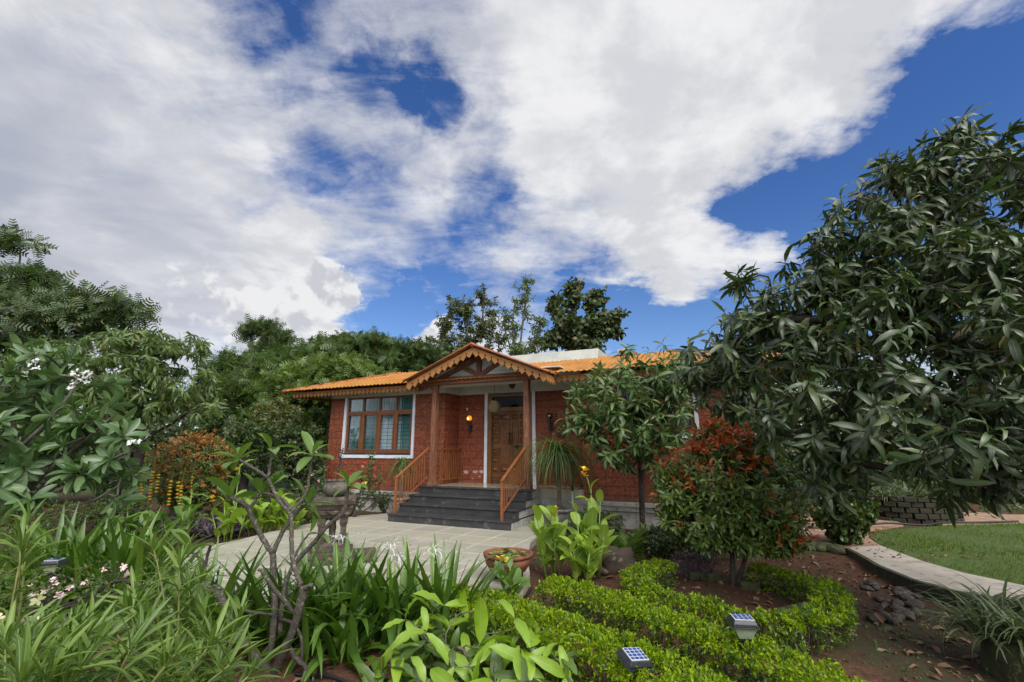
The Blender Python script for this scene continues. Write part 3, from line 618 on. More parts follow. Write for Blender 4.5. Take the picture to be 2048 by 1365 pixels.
def leaf_door(x0, x1, cols):
    global door
    d_ = MB(); d_.box(x0, x1, 2.50, 2.545, .665, 2.418); dd = HB(d_, 'door', M_DOOR, bevel=.003)
    pn = MB()
    def frame(a, b, c_, e):   # raised moulding round a panel
        r_ = .014
        pn.box(a, b, 2.474, 2.50, c_, c_ + r_); pn.box(a, b, 2.474, 2.50, e - r_, e); pn.box(a, a + r_, 2.474, 2.50, c_ + r_, e - r_); pn.box(b - r_, b, 2.474, 2.50, c_ + r_, e - r_)
    def pyramid(a, b, c_, e):
        frame(a, b, c_, e); g_ = .022; mx, mz = (a + b) / 2, (c_ + e) / 2
        vs = [(a + g_, 2.499, c_ + g_), (b - g_, 2.499, c_ + g_), (b - g_, 2.499, e - g_), (a + g_, 2.499, e - g_), (mx, 2.452, mz)]
        pn.add(vs, [(0, 1, 4), (1, 2, 4), (2, 3, 4), (3, 0, 4)]); su = MB(); su.ball((mx, 2.448, mz), .017, 8, 6); HB(su, 'stud', M_BRASS, dd, smooth=True)
    def carved(a, b, c_, e, arch):
        frame(a, b, c_, e - (.05 if arch else 0))
        if arch:
            pn.tube([(a + (b - a) * (.5 - .5 * cos(pi * k / 10)), 2.492, e - .06 + .05 * sin(pi * k / 10)) for k in range(11)], .009, 6)
        nb = 3 if arch else 1
        for k in range(nb):
            z_ = c_ + (e - c_) * (k + .55) / (nb + .15); mx = (a + b) / 2; pn.ball((mx, 2.50, z_), (b - a) * .17, 10, 6, (1, .4, 1))
            pn.tube([(mx + (b - a) * (.10 + .20 * s_ / 12) * cos(s_ * .75), 2.497, z_ + (b - a) * (.10 + .2 * s_ / 12) * 1.5 * sin(s_ * .75)) for s_ in range(13)], .006, 5)
    for c0, c1, kind in cols:
        if kind == 'pyr':
            for z0_, z1_ in ((2.20, 2.36), (2.01, 2.17), (1.82, 1.98), (1.62, 1.78), (1.33, 1.50), (1.12, 1.29), (.90, 1.08)): pyramid(c0, c1, z0_, z1_)
            frame(c0, c1, .72, .80)
        else:
            pyramid(c0, c1, 2.20, 2.36); carved(c0, c1, 1.62, 2.16, True); carved(c0, c1, 1.11, 1.50, False); pyramid(c0, c1, .90, 1.08); frame(c0, c1, .72, .80)
    HB(pn, 'panel_moulding', M_DOOR, dd)
    return dd
dl = leaf_door(D0 + .13, -1.12, [(D0 + .15, D0 + .15 + .165, 'pyr'), (D0 + .345, -1.15, 'car')]); dr = leaf_door(-1.117, D1 - .13, [(-1.085, -1.085 + .17, 'car'), (-.875, D1 - .155, 'pyr')])
for dd, x_ in ((dl, -1.15), (dr, -1.085)):
    h_ = MB(); h_.tube([(x_, 2.50, 1.60), (x_, 2.44, 1.62), (x_, 2.44, 1.84), (x_, 2.50, 1.86)], .014, 7); h_.ball((x_, 2.46, 1.87), .025, 8, 6); HB(h_, 'handle', surf('dark_brass', (.10, .075, .03), None, 8., .35, metal=.7), dd, smooth=True)
bo = MB(); bo.tube([(-1.10, 2.47, 1.555), (-.80, 2.47, 1.555)], .012, 6); bo.box(-1.0, -.95, 2.455, 2.50, 1.50, 1.58); HB(bo, 'latch', M_GRILL, dr)
tm = MB(); tm.box(D0 + .05, D1 - .05, 2.46, 2.51, .641, .664); HB(tm, 'threshold', M_STEP)
# flaked paint patches low on the recess wall
m_fl = surf('bare_plaster', (.52, .38, .36), (.40, .24, .22), 20., .8)
rr = random.Random(4)
def patch(cx_, cz_, sx_, sz_, y_):
    n = 26; pts = [(cx_ + sx_ * cos(2 * pi * k / n) * rr.uniform(.55, 1.1), cz_ + sz_ * sin(2 * pi * k / n) * rr.uniform(.45, 1.2)) for k in range(n)]
    fk = MB(); fk.prism(pts, lambda x, z: (x, y_, z), lambda x, z: (x, y_ + .01, z)); HB(fk, 'flaked_patch', m_fl)
for cx_, cz_, sx_, sz_ in ((-2.38, .90, .10, .05), (-2.12, .91, .09, .05), (-1.95, .92, .08, .045), (-2.0, .80, .025, .02), (-2.2, .74, .03, .015)): patch(cx_, cz_, sx_, sz_, 2.497)
for cx_, cz_, sx_, sz_ in ((.80, 1.02, .06, .04), (.83, .93, .05, .05), (.82, .76, .06, .025), (.80, .68, .03, .03)): patch(cx_, cz_, sx_, sz_, 2.497)

# ---- things fixed on or hanging from the house
def at_house(u, v, z): return wp(u, v, z)
M_IRON = surf('black_iron', (.012, .012, .013), (.03, .03, .03), 12., .5, .3, .004)
def wall_lamp(u, label, lit):
    base = at_house(u, 2.5, 2.0); r_ = empty('wall_lamp', base, label, 'wall lamp', 'wall lamps flanking the front door', R(-24)); L = lambda mb, n_, mt, par=r_, **k: mb.build(n_, mt, par, local=True, **k)
    b = MB(); b.box(-.035, .035, -.03, -.004, -.09, .10); b.tube([(0, -.03, .02), (0, -.09, -.01), (0, -.115, .06)], .012, 7); b.lathe([(.0, -.12), (.018, -.10), (.026, -.02), (.034, .10), (.040, .19), (.046, .205), (.0, .206)], (0, -.115), 12); b.tube([(0, -.10, -.10), (0, -.09, -.17), (0, -.07, -.20)], [.012, .008, .003], 6)
    L(b, 'bracket', M_IRON, smooth=False)
    g = MB(); g.ball((0, -.115, .268), .072, 16, 12)
    if lit: L(g, 'lamp_globe', emitmat('amber_glass_lit', (.85, .36, .015), .55), smooth=True); f = MB(); f.ball((0, -.183, .255), .020, 10, 8); L(f, 'bulb', emitmat('bulb_lit', (1, .75, .30), 5.), smooth=True)
    else:
        L(g, 'lamp_globe', glassmat('clear_globe', (.62, .55, .44), 1.2), smooth=True); f = MB(); f.ball((0, -.115, .262), .034, 10, 8, (1, 1, .8)); L(f, 'bulb', surf('bulb_white', (.65, .62, .55), None, 5.), smooth=True)
wall_lamp(-2.27, 'black bracket lamp with glowing amber globe, left of the door', True)
wall_lamp(-.04, 'black bracket lamp with unlit clear globe, right of the door', False)
lp = at_house(-1.30, 1.90, 2.49)
ln = empty('hanging_lantern', lp, 'round woven wicker lantern hanging in front of the door', 'lantern')
m, t, o = newmat('wicker'); co = obj_co(t); s_ = t.n('ShaderNodeSeparateXYZ'); t.put(s_.inputs[0], co); ang = t.m('ARCTAN2', s_.outputs[1], s_.outputs[0])
wv = t.m('MULTIPLY', t.m('SINE', t.m('MULTIPLY', ang, 24.)), t.m('SINE', t.m('MULTIPLY', s_.outputs[2], 210.)))
c = t.mix(t.mr(wv, -.6, .6), (.12, .085, .040), (.36, .28, .155)); p = principled(t, c, .7, wv, .9, .01); t.nt.links.new(p.outputs[0], o.inputs[0])
b = MB(); b.lathe([(.03, .165), (.07, .155), (.12, .11), (.152, .02), (.148, -.05), (.118, -.12), (.085, -.15), (.08, -.148)], (0, 0), 30); b.build('shade', m, ln, True, local=True)
b = MB(); b.tube([(0, 0, .15), (0, 0, .78)], .006, 6); b.build('cord', M_GRILL, ln, local=True)
# carved face plaque over the door
pq = at_house(-1.08, 2.494, 3.10); r_ = empty('wall_plaque', pq, 'small brown carved plaque on the white band above the door', 'plaque', rz=R(-24))
b = MB(); pts = [(.085 * cos(a) * (1 + .18 * cos(6 * a)), .10 * sin(a) * (1 + .12 * cos(5 * a))) for a in np.linspace(0, 2 * pi, 40, endpoint=False)]
b.prism(pts, lambda x, z: (x, -.03, z), lambda x, z: (x, 0, z)); b.ball((0, -.035, .02), .045, 10, 8, (1, .5, 1.1)); b.ball((0, -.05, -.03), .016, 8, 6, (1, 1, 2.4))
for s in (-1, 1): b.ball((s * .055, -.03, .02), .03, 8, 6, (1, .4, 1)); b.ball((s * .03, -.035, -.06), .02, 8, 6)
b.build('carving', surf('plaque_brown', (.09, .055, .025), (.05, .03, .015), 20., .6, .6, .01), r_, True, local=True)
sh = empty('wall_box', at_house(.24, 2.5, 1.83), 'small dark wall box fixed between unlit lamp and mango tree', 'box', rz=R(-24))
b = MB(); b.box(-.09, .09, -.10, -.003, -.05, .03); b.build('body', M_IRON, sh, local=True, bevel=.006); b = MB(); b.box(-.10, .10, -.12, -.003, .032, .045); b.build('lid', M_TIMB, sh, local=True)
sb = MB(); sb.box(-.022, .022, -.02, -.002, -.035, .035); sk = empty('wall_socket', at_house(-2.40, 2.5, 2.52), 'tiny white socket on the brick above the glowing lamp', 'socket', rz=R(-24)); sb.build('plate', M_WHITE, sk, local=True, bevel=.005)
# leaning blue-capped pole
pp = empty('water_pipe', wp(.72, 1.6, 0), 'thin upright pipe with blue cap beside the plinth', 'pipe')
q0 = wp(.72, 1.6, -.1); q1 = wp(.72, 1.6, 1.22)
b = MB(); b.tube([q0, q0 * .45 + q1 * .55], .02, 8); b.build('lower_pipe', M_WHITE, pp, True); b = MB(); b.tube([q0 * .46 + q1 * .54, q1], .023, 8); b.build('sleeve', surf('grey_sleeve', (.05, .06, .07), None, 5., .5), pp, True); b = MB(); b.tube([q1 - np.array([0, 0, .02]), q1 + np.array([0, 0, .06])], .027, 8); b.build('cap', surf('blue_cap', (.03, .22, .32), None, 5., .4), pp, True)
# ================================================================== FOLIAGE TOOLS
def beta(a, b):
    tm = a / (a + b); k = tm ** a * (1 - tm) ** b
    return lambda t: np.maximum(np.clip(t, 0, 1) ** a * np.clip(1 - t, 0, 1) ** b / k, 0.0)
def TPL(Wd, a=.8, b=.9, nr=5, droop=.5, fold=.12, nc=2, wave=0., twist=0.):
    """one leaf blade, length 1 along +y, half width Wd, folded along the midrib and bent down by droop radians"""
    t = np.linspace(0, 1, nr + 1); th = droop * t ** 1.2; dl = 1. / nr
    y = np.concatenate([[0], np.cumsum(np.cos((th[1:] + th[:-1]) / 2) * dl)]); z = -np.concatenate([[0], np.cumsum(np.sin((th[1:] + th[:-1]) / 2) * dl)])
    wd = Wd * beta(a, b)(t) + .006; wd[-1] = .003; wd[0] = .010
    s = np.linspace(-1, 1, nc + 1); Vt = []; UV = []
    for i in range(nr + 1):
        for sj in s:
            x = sj * wd[i]; up = fold * abs(sj) * wd[i] * 2 + wave * sin(t[i] * 17 + (2 if sj > 0 else 0)) * abs(sj) * wd[i]
            ca, sa = cos(twist * t[i]), sin(twist * t[i])
            Vt.append((x * ca - up * sa, y[i] + up * sin(th[i]), z[i] + (up * ca + x * sa) * cos(th[i]))); UV.append((.5 + .5 * sj * wd[i] / max(Wd, 1e-6) if False else .5 + .5 * sj, t[i]))
    n = nc + 1; F = [(i * n + j, i * n + j + 1, (i + 1) * n + j + 1, (i + 1) * n + j) for i in range(nr) for j in range(nc)]
    return np.array(Vt), np.array(F), np.array(UV)
def unit(a): return a / np.maximum(np.linalg.norm(a, axis=-1, keepdims=True), 1e-9)
def leafgeo(tpls, P, D, N, S):
    """place one template per leaf; returns vertices, faces, uv"""
    P, D, N = (np.asarray(a, float) for a in (P, D, N)); S = np.asarray(S, float)
    D = unit(D); N = N - D * np.sum(N * D, -1, keepdims=True); bad = np.linalg.norm(N, axis=1) < 1e-3
    N[bad] = np.cross(D[bad], np.array([.3, .9, .2])); N = unit(N); X = np.cross(D, N)
    pick = rng.integers(0, len(tpls), len(P)); Vs, Fs, Us, n0 = [], [], [], 0
    for k, (tv, tf, tu) in enumerate(tpls):
        i = np.where(pick == k)[0]
        if not len(i): continue
        vv = P[i, None] + S[i, None, None] * (tv[None, :, 0, None] * X[i, None] + tv[None, :, 1, None] * D[i, None] + tv[None, :, 2, None] * N[i, None])
        Vs.append(vv.reshape(-1, 3)); Fs.append((tf[None] + (np.arange(len(i)) * len(tv))[:, None, None] + n0).reshape(-1, tf.shape[1])); Us.append(np.tile(tu, (len(i), 1))); n0 += len(i) * len(tv)
    return np.concatenate(Vs), np.concatenate(Fs), np.concatenate(Us)
def leaves(name, tpls, P, D, N, S, mat, parent):
    v_, f_, u_ = leafgeo(tpls, P, D, N, S); return mesh_obj(name, v_, f_, mat, parent, True, uv=u_)
def perp(A):
    A = unit(A); r = np.where(np.abs(A[:, 2:3]) < .9, np.array([[0, 0, 1.]]), np.array([[1., 0, 0]])); x = unit(np.cross(A, r)); return x, np.cross(A, x)
def whorls(P, A, n, a0, a1, back=.1, grav=.25, jit=.15):
    """n leaves round every twig end P with axis A: angle from the axis a0..a1, spread over the last `back` metres"""
    k = len(P); n = np.asarray(n); A = unit(np.asarray(A, float)); x, y = perp(A)
    cnt = rng.integers(max(1, int(n * .7)), int(n * 1.3) + 1, k); id_ = np.repeat(np.arange(k), cnt); j = np.concatenate([np.arange(c_) for c_ in cnt]); fr = j / np.maximum(cnt[id_], 1)
    az = j * 2.39996 + rng.random(k)[id_] * 6.28 + rng.normal(0, jit, len(id_)); th = a0 + (a1 - a0) * fr + rng.normal(0, jit, len(id_))
    D = A[id_] * np.cos(th)[:, None] + (x[id_] * np.cos(az)[:, None] + y[id_] * np.sin(az)[:, None]) * np.sin(th)[:, None]
    N = A[id_] - D * np.sum(A[id_] * D, 1, keepdims=True) + np.array([0, 0, .35]); D = D + np.array([0, 0, -grav]) * (.4 + rng.random(len(id_)))[:, None]
    return P[id_] - A[id_] * (back * fr)[:, None], D, N + rng.normal(0, .12, N.shape)
def in_lobes(lobes, n, lo=.45):
    """points inside a union of ellipsoids (centre, radii[, weight]), biased to the outside"""
    wts = np.array([l[1][0] * l[1][1] * l[1][2] * (l[2] if len(l) > 2 else 1) for l in lobes]) ** .8; pick = rng.choice(len(lobes), n, p=wts / wts.sum()); out = []
    c = np.array([l[0] for l in lobes], float); r = np.array([l[1] for l in lobes], float)
    d_ = unit(rng.normal(size=(n, 3))); rad = lo + (1 - lo) * rng.random(n) ** .6; rad *= 1 + .12 * rng.normal(size=n)
    return c[pick] + d_ * rad[:, None] * r[pick], d_
def grow(trunk, tips, rtip=.004, power=.47, sag=.1, nseg=4, rmax=None):
    """trunk: list of polylines (main stem and limbs), tips: points to reach; returns tube mesh and twig axes"""
    pos = []; par = []; chains = []
    for pl_ in trunk:
        start = None
        if pos:
            dd = [np.linalg.norm(np.array(p_) - np.array(pl_[0])) for p_ in pos]; start = int(np.argmin(dd))
        ch = [start] if start is not None else []
        for i in range(len(pl_)):
            sub = [np.array(pl_[i], float)] if i == 0 else [np.array(pl_[i - 1], float) + (np.array(pl_[i], float) - np.array(pl_[i - 1], float)) * s for s in (.34, .67, 1.)]
            for p_ in sub:
                pos.append(p_); par.append(ch[-1] if ch else -1); ch.append(len(pos) - 1)
        chains.append(ch)
    n0 = len(pos); skel = np.array(pos); d0 = np.min(np.linalg.norm(tips[:, None] - skel[None], axis=2), 1); order = np.argsort(d0); ax = np.zeros_like(tips)
    P_ = np.zeros((n0 + len(tips) * nseg, 3)); P_[:n0] = skel; m_ = n0; h0 = pos[0][2]
    for i in order:
        tp = tips[i]; dv = P_[:m_] - tp; dist = np.linalg.norm(dv, axis=1) + np.where(P_[:m_, 2] > tp[2] + .1, .6 * (P_[:m_, 2] - tp[2]), 0)
        j = int(np.argmin(dist[2:])) + 2 if m_ > 3 else 0; a = P_[j]; L = np.linalg.norm(tp - a)
        pd = P_[j] - P_[par[j]] if par[j] >= 0 else np.array([0, 0, 1.]); pd = pd / (np.linalg.norm(pd) + 1e-9)
        mid = a + pd * L * .35 + np.array([0, 0, sag * L]); ch = [j]
        for s in range(1, nseg + 1):
            t = s / nseg; p_ = a * (1 - t) ** 2 + mid * 2 * t * (1 - t) + tp * t * t + (rng.normal(0, .03 * L, 3) if s < nseg else 0)
            P_[m_] = p_; pos.append(p_); par.append(ch[-1]); ch.append(m_); m_ += 1
        chains.append(ch); ax[i] = P_[ch[-1]] - P_[ch[-2]]
    cnt = np.zeros(m_); 
    for ch in chains[len(trunk):]: cnt[ch[-1]] += 1
    for k in range(m_ - 1, -1, -1):
        if par[k] >= 0: cnt[par[k]] += cnt[k]
    rad = rtip * np.maximum(cnt, 1) ** power
    if rmax: rad = np.minimum(rad, rmax)
    mb = MB()
    for ch in chains:
        rr_ = [rad[k] for k in ch]
        if len(ch) > 1 and rr_[0] > rr_[1] * 1.5: rr_[0] = rr_[1] * 1.25
        mb.tube([P_[k] for k in ch], rr_, 8 if max(rr_) > .02 else 5, cap=False)
    return mb, unit(ax)
def bark(name, a, b, fl=(.12, .13, .11)): return surf(name, a, b, 9., .85, .8, .015, fleck=fl, fscale=14)
BK_DARK = bark('dark_bark', (.045, .036, .028), (.022, .018, .014)); BK_GREY = bark('grey_bark', (.13, .115, .09), (.06, .05, .04))
def clip_house(tips, marg=.15):
    """keep twig ends out of the house"""
    h = (tips - O) @ np.stack([U, V], 1); return tips[~((h[:, 1] > 1.62 - marg) & (h[:, 0] > -6.8) & (tips[:, 2] < 3.2)) & ~((h[:, 1] > 1.0 - marg) & (h[:, 0] > -7.9) & (tips[:, 2] > 2.8) & (tips[:, 2] < 4.3) & (h[:, 1] < 10))]
def tree(name, label, cat, base, trunk, lobes, ntips, tpl, mat, leafn, size, ang=(.5, 1.5), back=.12, grav=.3, rtip=.004, bmat=None, group=None, lo=.45, sag=.1, up=.0, clip=False, rmax=None, power=.47, crown='crown', stem='trunk', parts=None):
    root = empty(name, base, label, cat, group)
    tips, od = in_lobes(lobes, ntips, lo)
    if clip: 
        tips = clip_house(tips)
    tips = tips[tips[:, 2] > base[2] + .12]
    mb, ax = grow(trunk, tips, rtip, sag=sag, rmax=rmax, power=power)
    mb.build(stem, bmat or BK_DARK, root, smooth=True)
    ax = unit(ax + np.array([0, 0, up]))
    P, D, N = whorls(tips, ax, leafn, ang[0], ang[1], back, grav)
    S = rng.uniform(size[0], size[1], len(P))
    leaves(crown, tpl, P, D, N, S, mat, root)
    return root, tips, ax
def L_(px, py, Y, r, rz=None, ry=None, w_=1.): return (at(px, py, Y), (r, ry if ry else r, rz if rz else r), w_)

# ================================================================== TREES
T_MANGO = [TPL(.100, .75, .95, 6, .85, .14, 2, .14), TPL(.088, .8, .9, 6, .4, .2, 2, .2), TPL(.105, .7, .9, 6, 1.3, .12, 2, .12), TPL(.092, .8, .95, 6, 1.7, .22, 2, .25)]
T_MANGO2 = [TPL(.105, .75, .95, 5, 1.0, .14), TPL(.10, .8, .9, 5, .55, .18), TPL(.11, .7, .9, 5, 1.4, .12)]
M_MANGO = leafmat('mango_leaf', [(.015, .036, .021), (.016, .036, .020), (.020, .044, .023), (.026, .054, .026), (.036, .066, .030), (.058, .086, .034)], .34, .13, vein=(.085, .115, .05), vw=.09, spec=.55)
M_MANGO_B = leafmat('mango_leaf_mid', [(.024, .058, .022), (.038, .084, .029), (.056, .110, .038), (.086, .145, .052)], .42, .22, vein=(.10, .15, .06), vw=.10)
# big mango on the right: trunk outside the frame, limbs reach in
b0 = (5.6, 4.3, -.1)
trunk = [[(5.6, 4.3, -.2), (5.55, 4.3, .5), (5.45, 4.25, 1.05), (5.3, 4.3, 1.9), (5.1, 4.4, 2.9), (4.9, 4.6, 3.8)],
         [(5.45, 4.25, 1.0), at(2048, 975, 4.15), at(1870, 955, 4.15), at(1740, 930, 4.2), at(1620, 905, 4.3), at(1540, 870, 4.4)],
         [(5.4, 4.25, 1.2), at(2010, 860, 3.8), at(1900, 800, 3.6), at(1800, 760, 3.7)],
         [(5.3, 4.3, 1.9), at(1950, 700, 4.4), at(1800, 640, 4.6), at(1650, 640, 4.8), at(1520, 640, 4.9)],
         [(5.1, 4.4, 2.9), at(1960, 500, 4.7), at(1850, 430, 4.8)]]
lob = [L_(1965, 430, 4.9, 1.0), L_(1850, 370, 4.8, .45), L_(1800, 540, 4.6, .80), L_(1640, 640, 4.7, .66), L_(1500, 690, 4.9, .55), L_(1495, 560, 5.0, .17, w_=2), L_(1900, 730, 4.0, .9), L_(1700, 780, 4.2, .62), L_(2060, 600, 4.3, 1.1), L_(1570, 830, 4.4, .42), L_(2020, 850, 3.7, .5), L_(1830, 840, 3.5, .45), L_(1420, 720, 5.2, .36), L_(1680, 930, 4.2, .26, w_=1.5), L_(2000, 300, 4.9, .5), L_(1730, 430, 4.8, .42), L_(1790, 350, 4.8, .36), L_(1890, 300, 4.85, .36), L_(1650, 520, 4.7, .36), L_(1710, 490, 4.7, .42), L_(1580, 590, 4.8, .3), L_(1450, 770, 6.7, .45), L_(1500, 800, 6.7, .4), L_(2040, 940, 4.2, .4), L_(1900, 930, 4.6, .35)]
big_mango, _, _ = tree('mango_tree', 'large dark mango tree filling the right side, limbs reaching in low', 'tree', b0, trunk, lob, 1250, T_MANGO, M_MANGO, 11, (.11, .27), (.45, 1.75), .16, .60, .0042, up=.5)
# small mango in front of the right-hand wall
b1 = np.array([2.42, 9.05, -.1])
f1 = at(1282, 950, 9.0)
trunk = [[b1, at(1284, 1010, 9.05), f1, at(1270, 880, 8.9), at(1255, 800, 8.8)], [f1, at(1230, 935, 8.85), at(1190, 890, 8.7), at(1170, 840, 8.6)], [f1, at(1310, 900, 8.9), at(1340, 820, 8.8), at(1350, 740, 8.8)],
         [b1 + np.array([-.12, 0, 0]), at(1272, 1020, 8.95), at(1277, 985, 8.95), f1 - np.array([0, 0, .1])]]
lob = [L_(1205, 800, 8.55, .68), L_(1285, 770, 8.6, .78, ry=.6), L_(1240, 870, 8.5, .62), L_(1335, 830, 8.6, .62, ry=.5), L_(1350, 740, 8.5, .50), L_(1270, 710, 8.7, .22, w_=2), L_(1170, 860, 8.4, .38), L_(1310, 900, 8.5, .5)]
small_mango, _, _ = tree('mango_tree', 'small young mango tree with forked trunk in front of the brick wall', 'tree', b1, trunk, lob, 330, T_MANGO2, M_MANGO_B, 9, (.16, .27), (.5, 1.7), .12, .42, .0035, up=.35, clip=True)
# mango on the left with hanging leaves
b2 = np.array([-7.6, 9.4, -.1]); T_HANG = [TPL(.085, .75, 1., 5, 1.3, .15), TPL(.08, .8, 1., 5, 1.9, .18), TPL(.09, .7, 1., 5, .9, .12)]
M_HANG = leafmat('hanging_leaf', [(.030, .066, .022), (.044, .090, .028), (.060, .112, .036), (.09, .145, .05)], .42, .25, vein=(.14, .19, .08), vw=.1)
trunk = [[b2, at(275, 930, 9.4), at(285, 880, 9.3), at(275, 790, 9.1), at(255, 700, 9.0)], [at(285, 880, 9.3), at(340, 850, 9.2), at(400, 810, 9.1), at(420, 770, 9.)], [at(285, 890, 9.3), at(240, 850, 9.0), at(160, 790, 8.9), at(110, 730, 8.9)]]
lob = [L_(250, 740, 9.0, 1.0, .8), L_(130, 745, 8.9, .95, .8), L_(340, 740, 9.0, .75), L_(395, 790, 8.9, .5), L_(180, 820, 8.8, .9, .55), L_(290, 690, 9.0, .65, .5), L_(325, 650, 9.1, .16, w_=2), L_(390, 690, 9.0, .28), L_(60, 760, 8.8, .7), L_(290, 800, 8.8, .6, .35)]
left_mango, _, _ = tree('mango_tree', 'broad mango tree with drooping pale green leaves on the left', 'tree', b2, trunk, lob, 640, T_HANG, M_HANG, 12, (.16, .28), (.6, 1.9), .18, 1.05, .004, up=.3)
# feathery trees: pinnate fronds
def frond(nl=9, wdt=.30, lw=.05, droop=.6):
    Vt, F, UV = [], [], []
    for i in range(nl):
        t = (i + .6) / nl; th = droop * t; y = sin(th) / max(droop, .01) if droop else t; z = -(1 - cos(th)) / max(droop, .01); ll = wdt * (1 - .55 * abs(t - .45) * 1.6)
        for s in (-1, 1):
            n0 = len(Vt); a = np.array([0, y, z]); e = a + np.array([s * ll, .12, -.10 * ll]); w_ = np.array([0, lw, 0])
            Vt += [a - w_ * .4, a + w_ * .6, e + w_ * .35, e - w_ * .35]; F.append((n0, n0 + 1, n0 + 2, n0 + 3)); UV += [(.5, 0), (.5, .1), (.5, 1), (.5, .9)]
    return np.array(Vt), np.array(F), np.array(UV)
T_FROND = [frond(5, .34, .12, .5), frond(6, .30, .10, .9), frond(5, .36, .13, .25)]
def greens(name, k, tr=.25, rough=.5): return leafmat(name, [tuple(x * s for x in k) for s in (.6, .85, 1.05, 1.45)], rough, tr)
M_RAIN = greens('rain_leaf', (.034, .066, .026)); M_FEA = greens('feather_leaf', (.040, .080, .026), .3); M_FEA2 = greens('feather_leaf_pale', (.062, .112, .030), .3)
def up_tree(base, top, wob=.3, n=5):
    base = np.array(base, float); top = np.array(top, float); return [base + (top - base) * i / n + (rng.normal(0, wob, 3) * (0 < i < n) * np.array([1, 1, .2])) for i in range(n + 1)]
def flat(px, py, Y, r, th, w_=1.): return (at(px, py, Y), (r, r * .8, th), w_)
b = np.array([-30, 25, -.1]); 
tree('rain_tree', 'tall spreading feathery tree at the far left edge against the clouds', 'tree', b, [up_tree(b, at(-40, 700, 25)), [at(-40, 700, 25), at(20, 600, 25), at(40, 520, 25)], [at(-40, 700, 25), at(60, 620, 25), at(160, 612, 24.5), at(240, 600, 24)], [at(-30, 720, 25), at(100, 680, 24), at(180, 670, 24)]],
     [flat(15, 475, 25, 1.6, .5), flat(50, 495, 25, 1.2, .3), flat(40, 550, 25, 2.3, .6), flat(90, 560, 25, 1.2, .35), flat(140, 600, 24.5, 2.8, .5), flat(235, 598, 24, 1.6, .35), flat(60, 620, 25, 3.2, .7), flat(-20, 580, 25, 3., 1.), flat(270, 625, 24, 1.3, .35), flat(150, 640, 24, 3., .7), flat(30, 670, 24, 3.4, 1.)], 470, T_FROND, M_RAIN, 7, (.5, .85), (.8, 1.7), .5, .2, .012, BK_GREY, lo=.1, up=.3)
b = np.array([-24, 22., -.1])
tree('dense_tree', 'very dark dense tree under the spreading feathery tree, far left', 'tree', b, [up_tree(b, at(40, 760, 22))], [L_(30, 720, 22, 2.6), L_(110, 700, 22, 1.8), L_(-60, 760, 22, 3.), L_(150, 780, 21, 2.2), L_(30, 850, 20, 2.6)], 420, [TPL(.24, .7, .8, 2, .4, .1)], greens('dense_leaf', (.016, .032, .014), .1), 12, (.22, .38), (.4, 1.7), .5, .3, .012)
specs = [(530, 655, 22, [flat(520, 655, 22, .9, .22), flat(560, 672, 22, .9, .25), flat(545, 700, 22, 1.1, .3), flat(500, 665, 22, .6, .15)], M_RAIN, 90, 'slender feathery tree rising above its neighbours against the white cloud'),
         (610, 720, 21, [flat(590, 715, 21, 1.5, .5), flat(640, 700, 21, 1.3, .4), flat(560, 735, 21, 1.5, .5), flat(620, 750, 20, 1.8, .5)], M_FEA, 210, 'flat topped feathery tree between the slender tree and the house'),
         (700, 700, 22, [flat(690, 690, 22, 1.7, .5), flat(740, 690, 22, 1.5, .5), flat(650, 690, 22, 1., .3), flat(760, 720, 22, 1.4, .45), flat(700, 722, 22, 1.6, .4)], M_FEA, 240, 'wide layered feathery tree above the left end of the roof'),
         (660, 740, 18.5, [flat(640, 745, 18.5, 1.6, .45), flat(690, 735, 18.5, 1.2, .4), flat(600, 765, 18, 1.6, .4), flat(720, 755, 18.5, 1.2, .3), flat(560, 790, 18, 1.4, .4), flat(650, 780, 18, 1.5, .4)], M_FEA2, 300, 'paler yellow green feathery tree just behind the left roof corner'),
         (820, 720, 23, [L_(820, 710, 23, 1.2, .8), L_(860, 720, 23, 1.1, .8), L_(790, 735, 23, .9, .6), L_(840, 745, 23, 1.3, .6)], M_RAIN, 300, 'dark rounded feathery tree behind the porch gable'),
         (470, 770, 19, [L_(450, 745, 19, 1.1), L_(500, 755, 19, 1.2), L_(420, 790, 18.5, 1.1), L_(480, 800, 18, 1.4), L_(540, 830, 17.5, 1.2)], greens('scrub_leaf', (.040, .080, .024), .25), 330, 'dark bushy tree filling the gap right of the left mango')]
for px, py, Y, lb, mt, nt_, lab in specs:
    b = gr(px, 905, -.1); b = np.array([(px - 1024) / 912 * Y * .98, Y + .5, -.1]); c0 = lb[0][0]
    tree('feathery_tree', lab, 'tree', b, [up_tree(b, c0 * .5 + np.mean([l[0] for l in lb], 0) * .5, .15)] + [[np.mean([l[0] for l in lb], 0) * .6 + b * .4, l[0]] for l in lb[1:]], lb, int(nt_ * 1.5), T_FROND, mt, 8, (.30, .52), (.7, 1.7), .35, .2, .009, BK_GREY, 'feathery trees behind the house', lo=.1, up=.3)
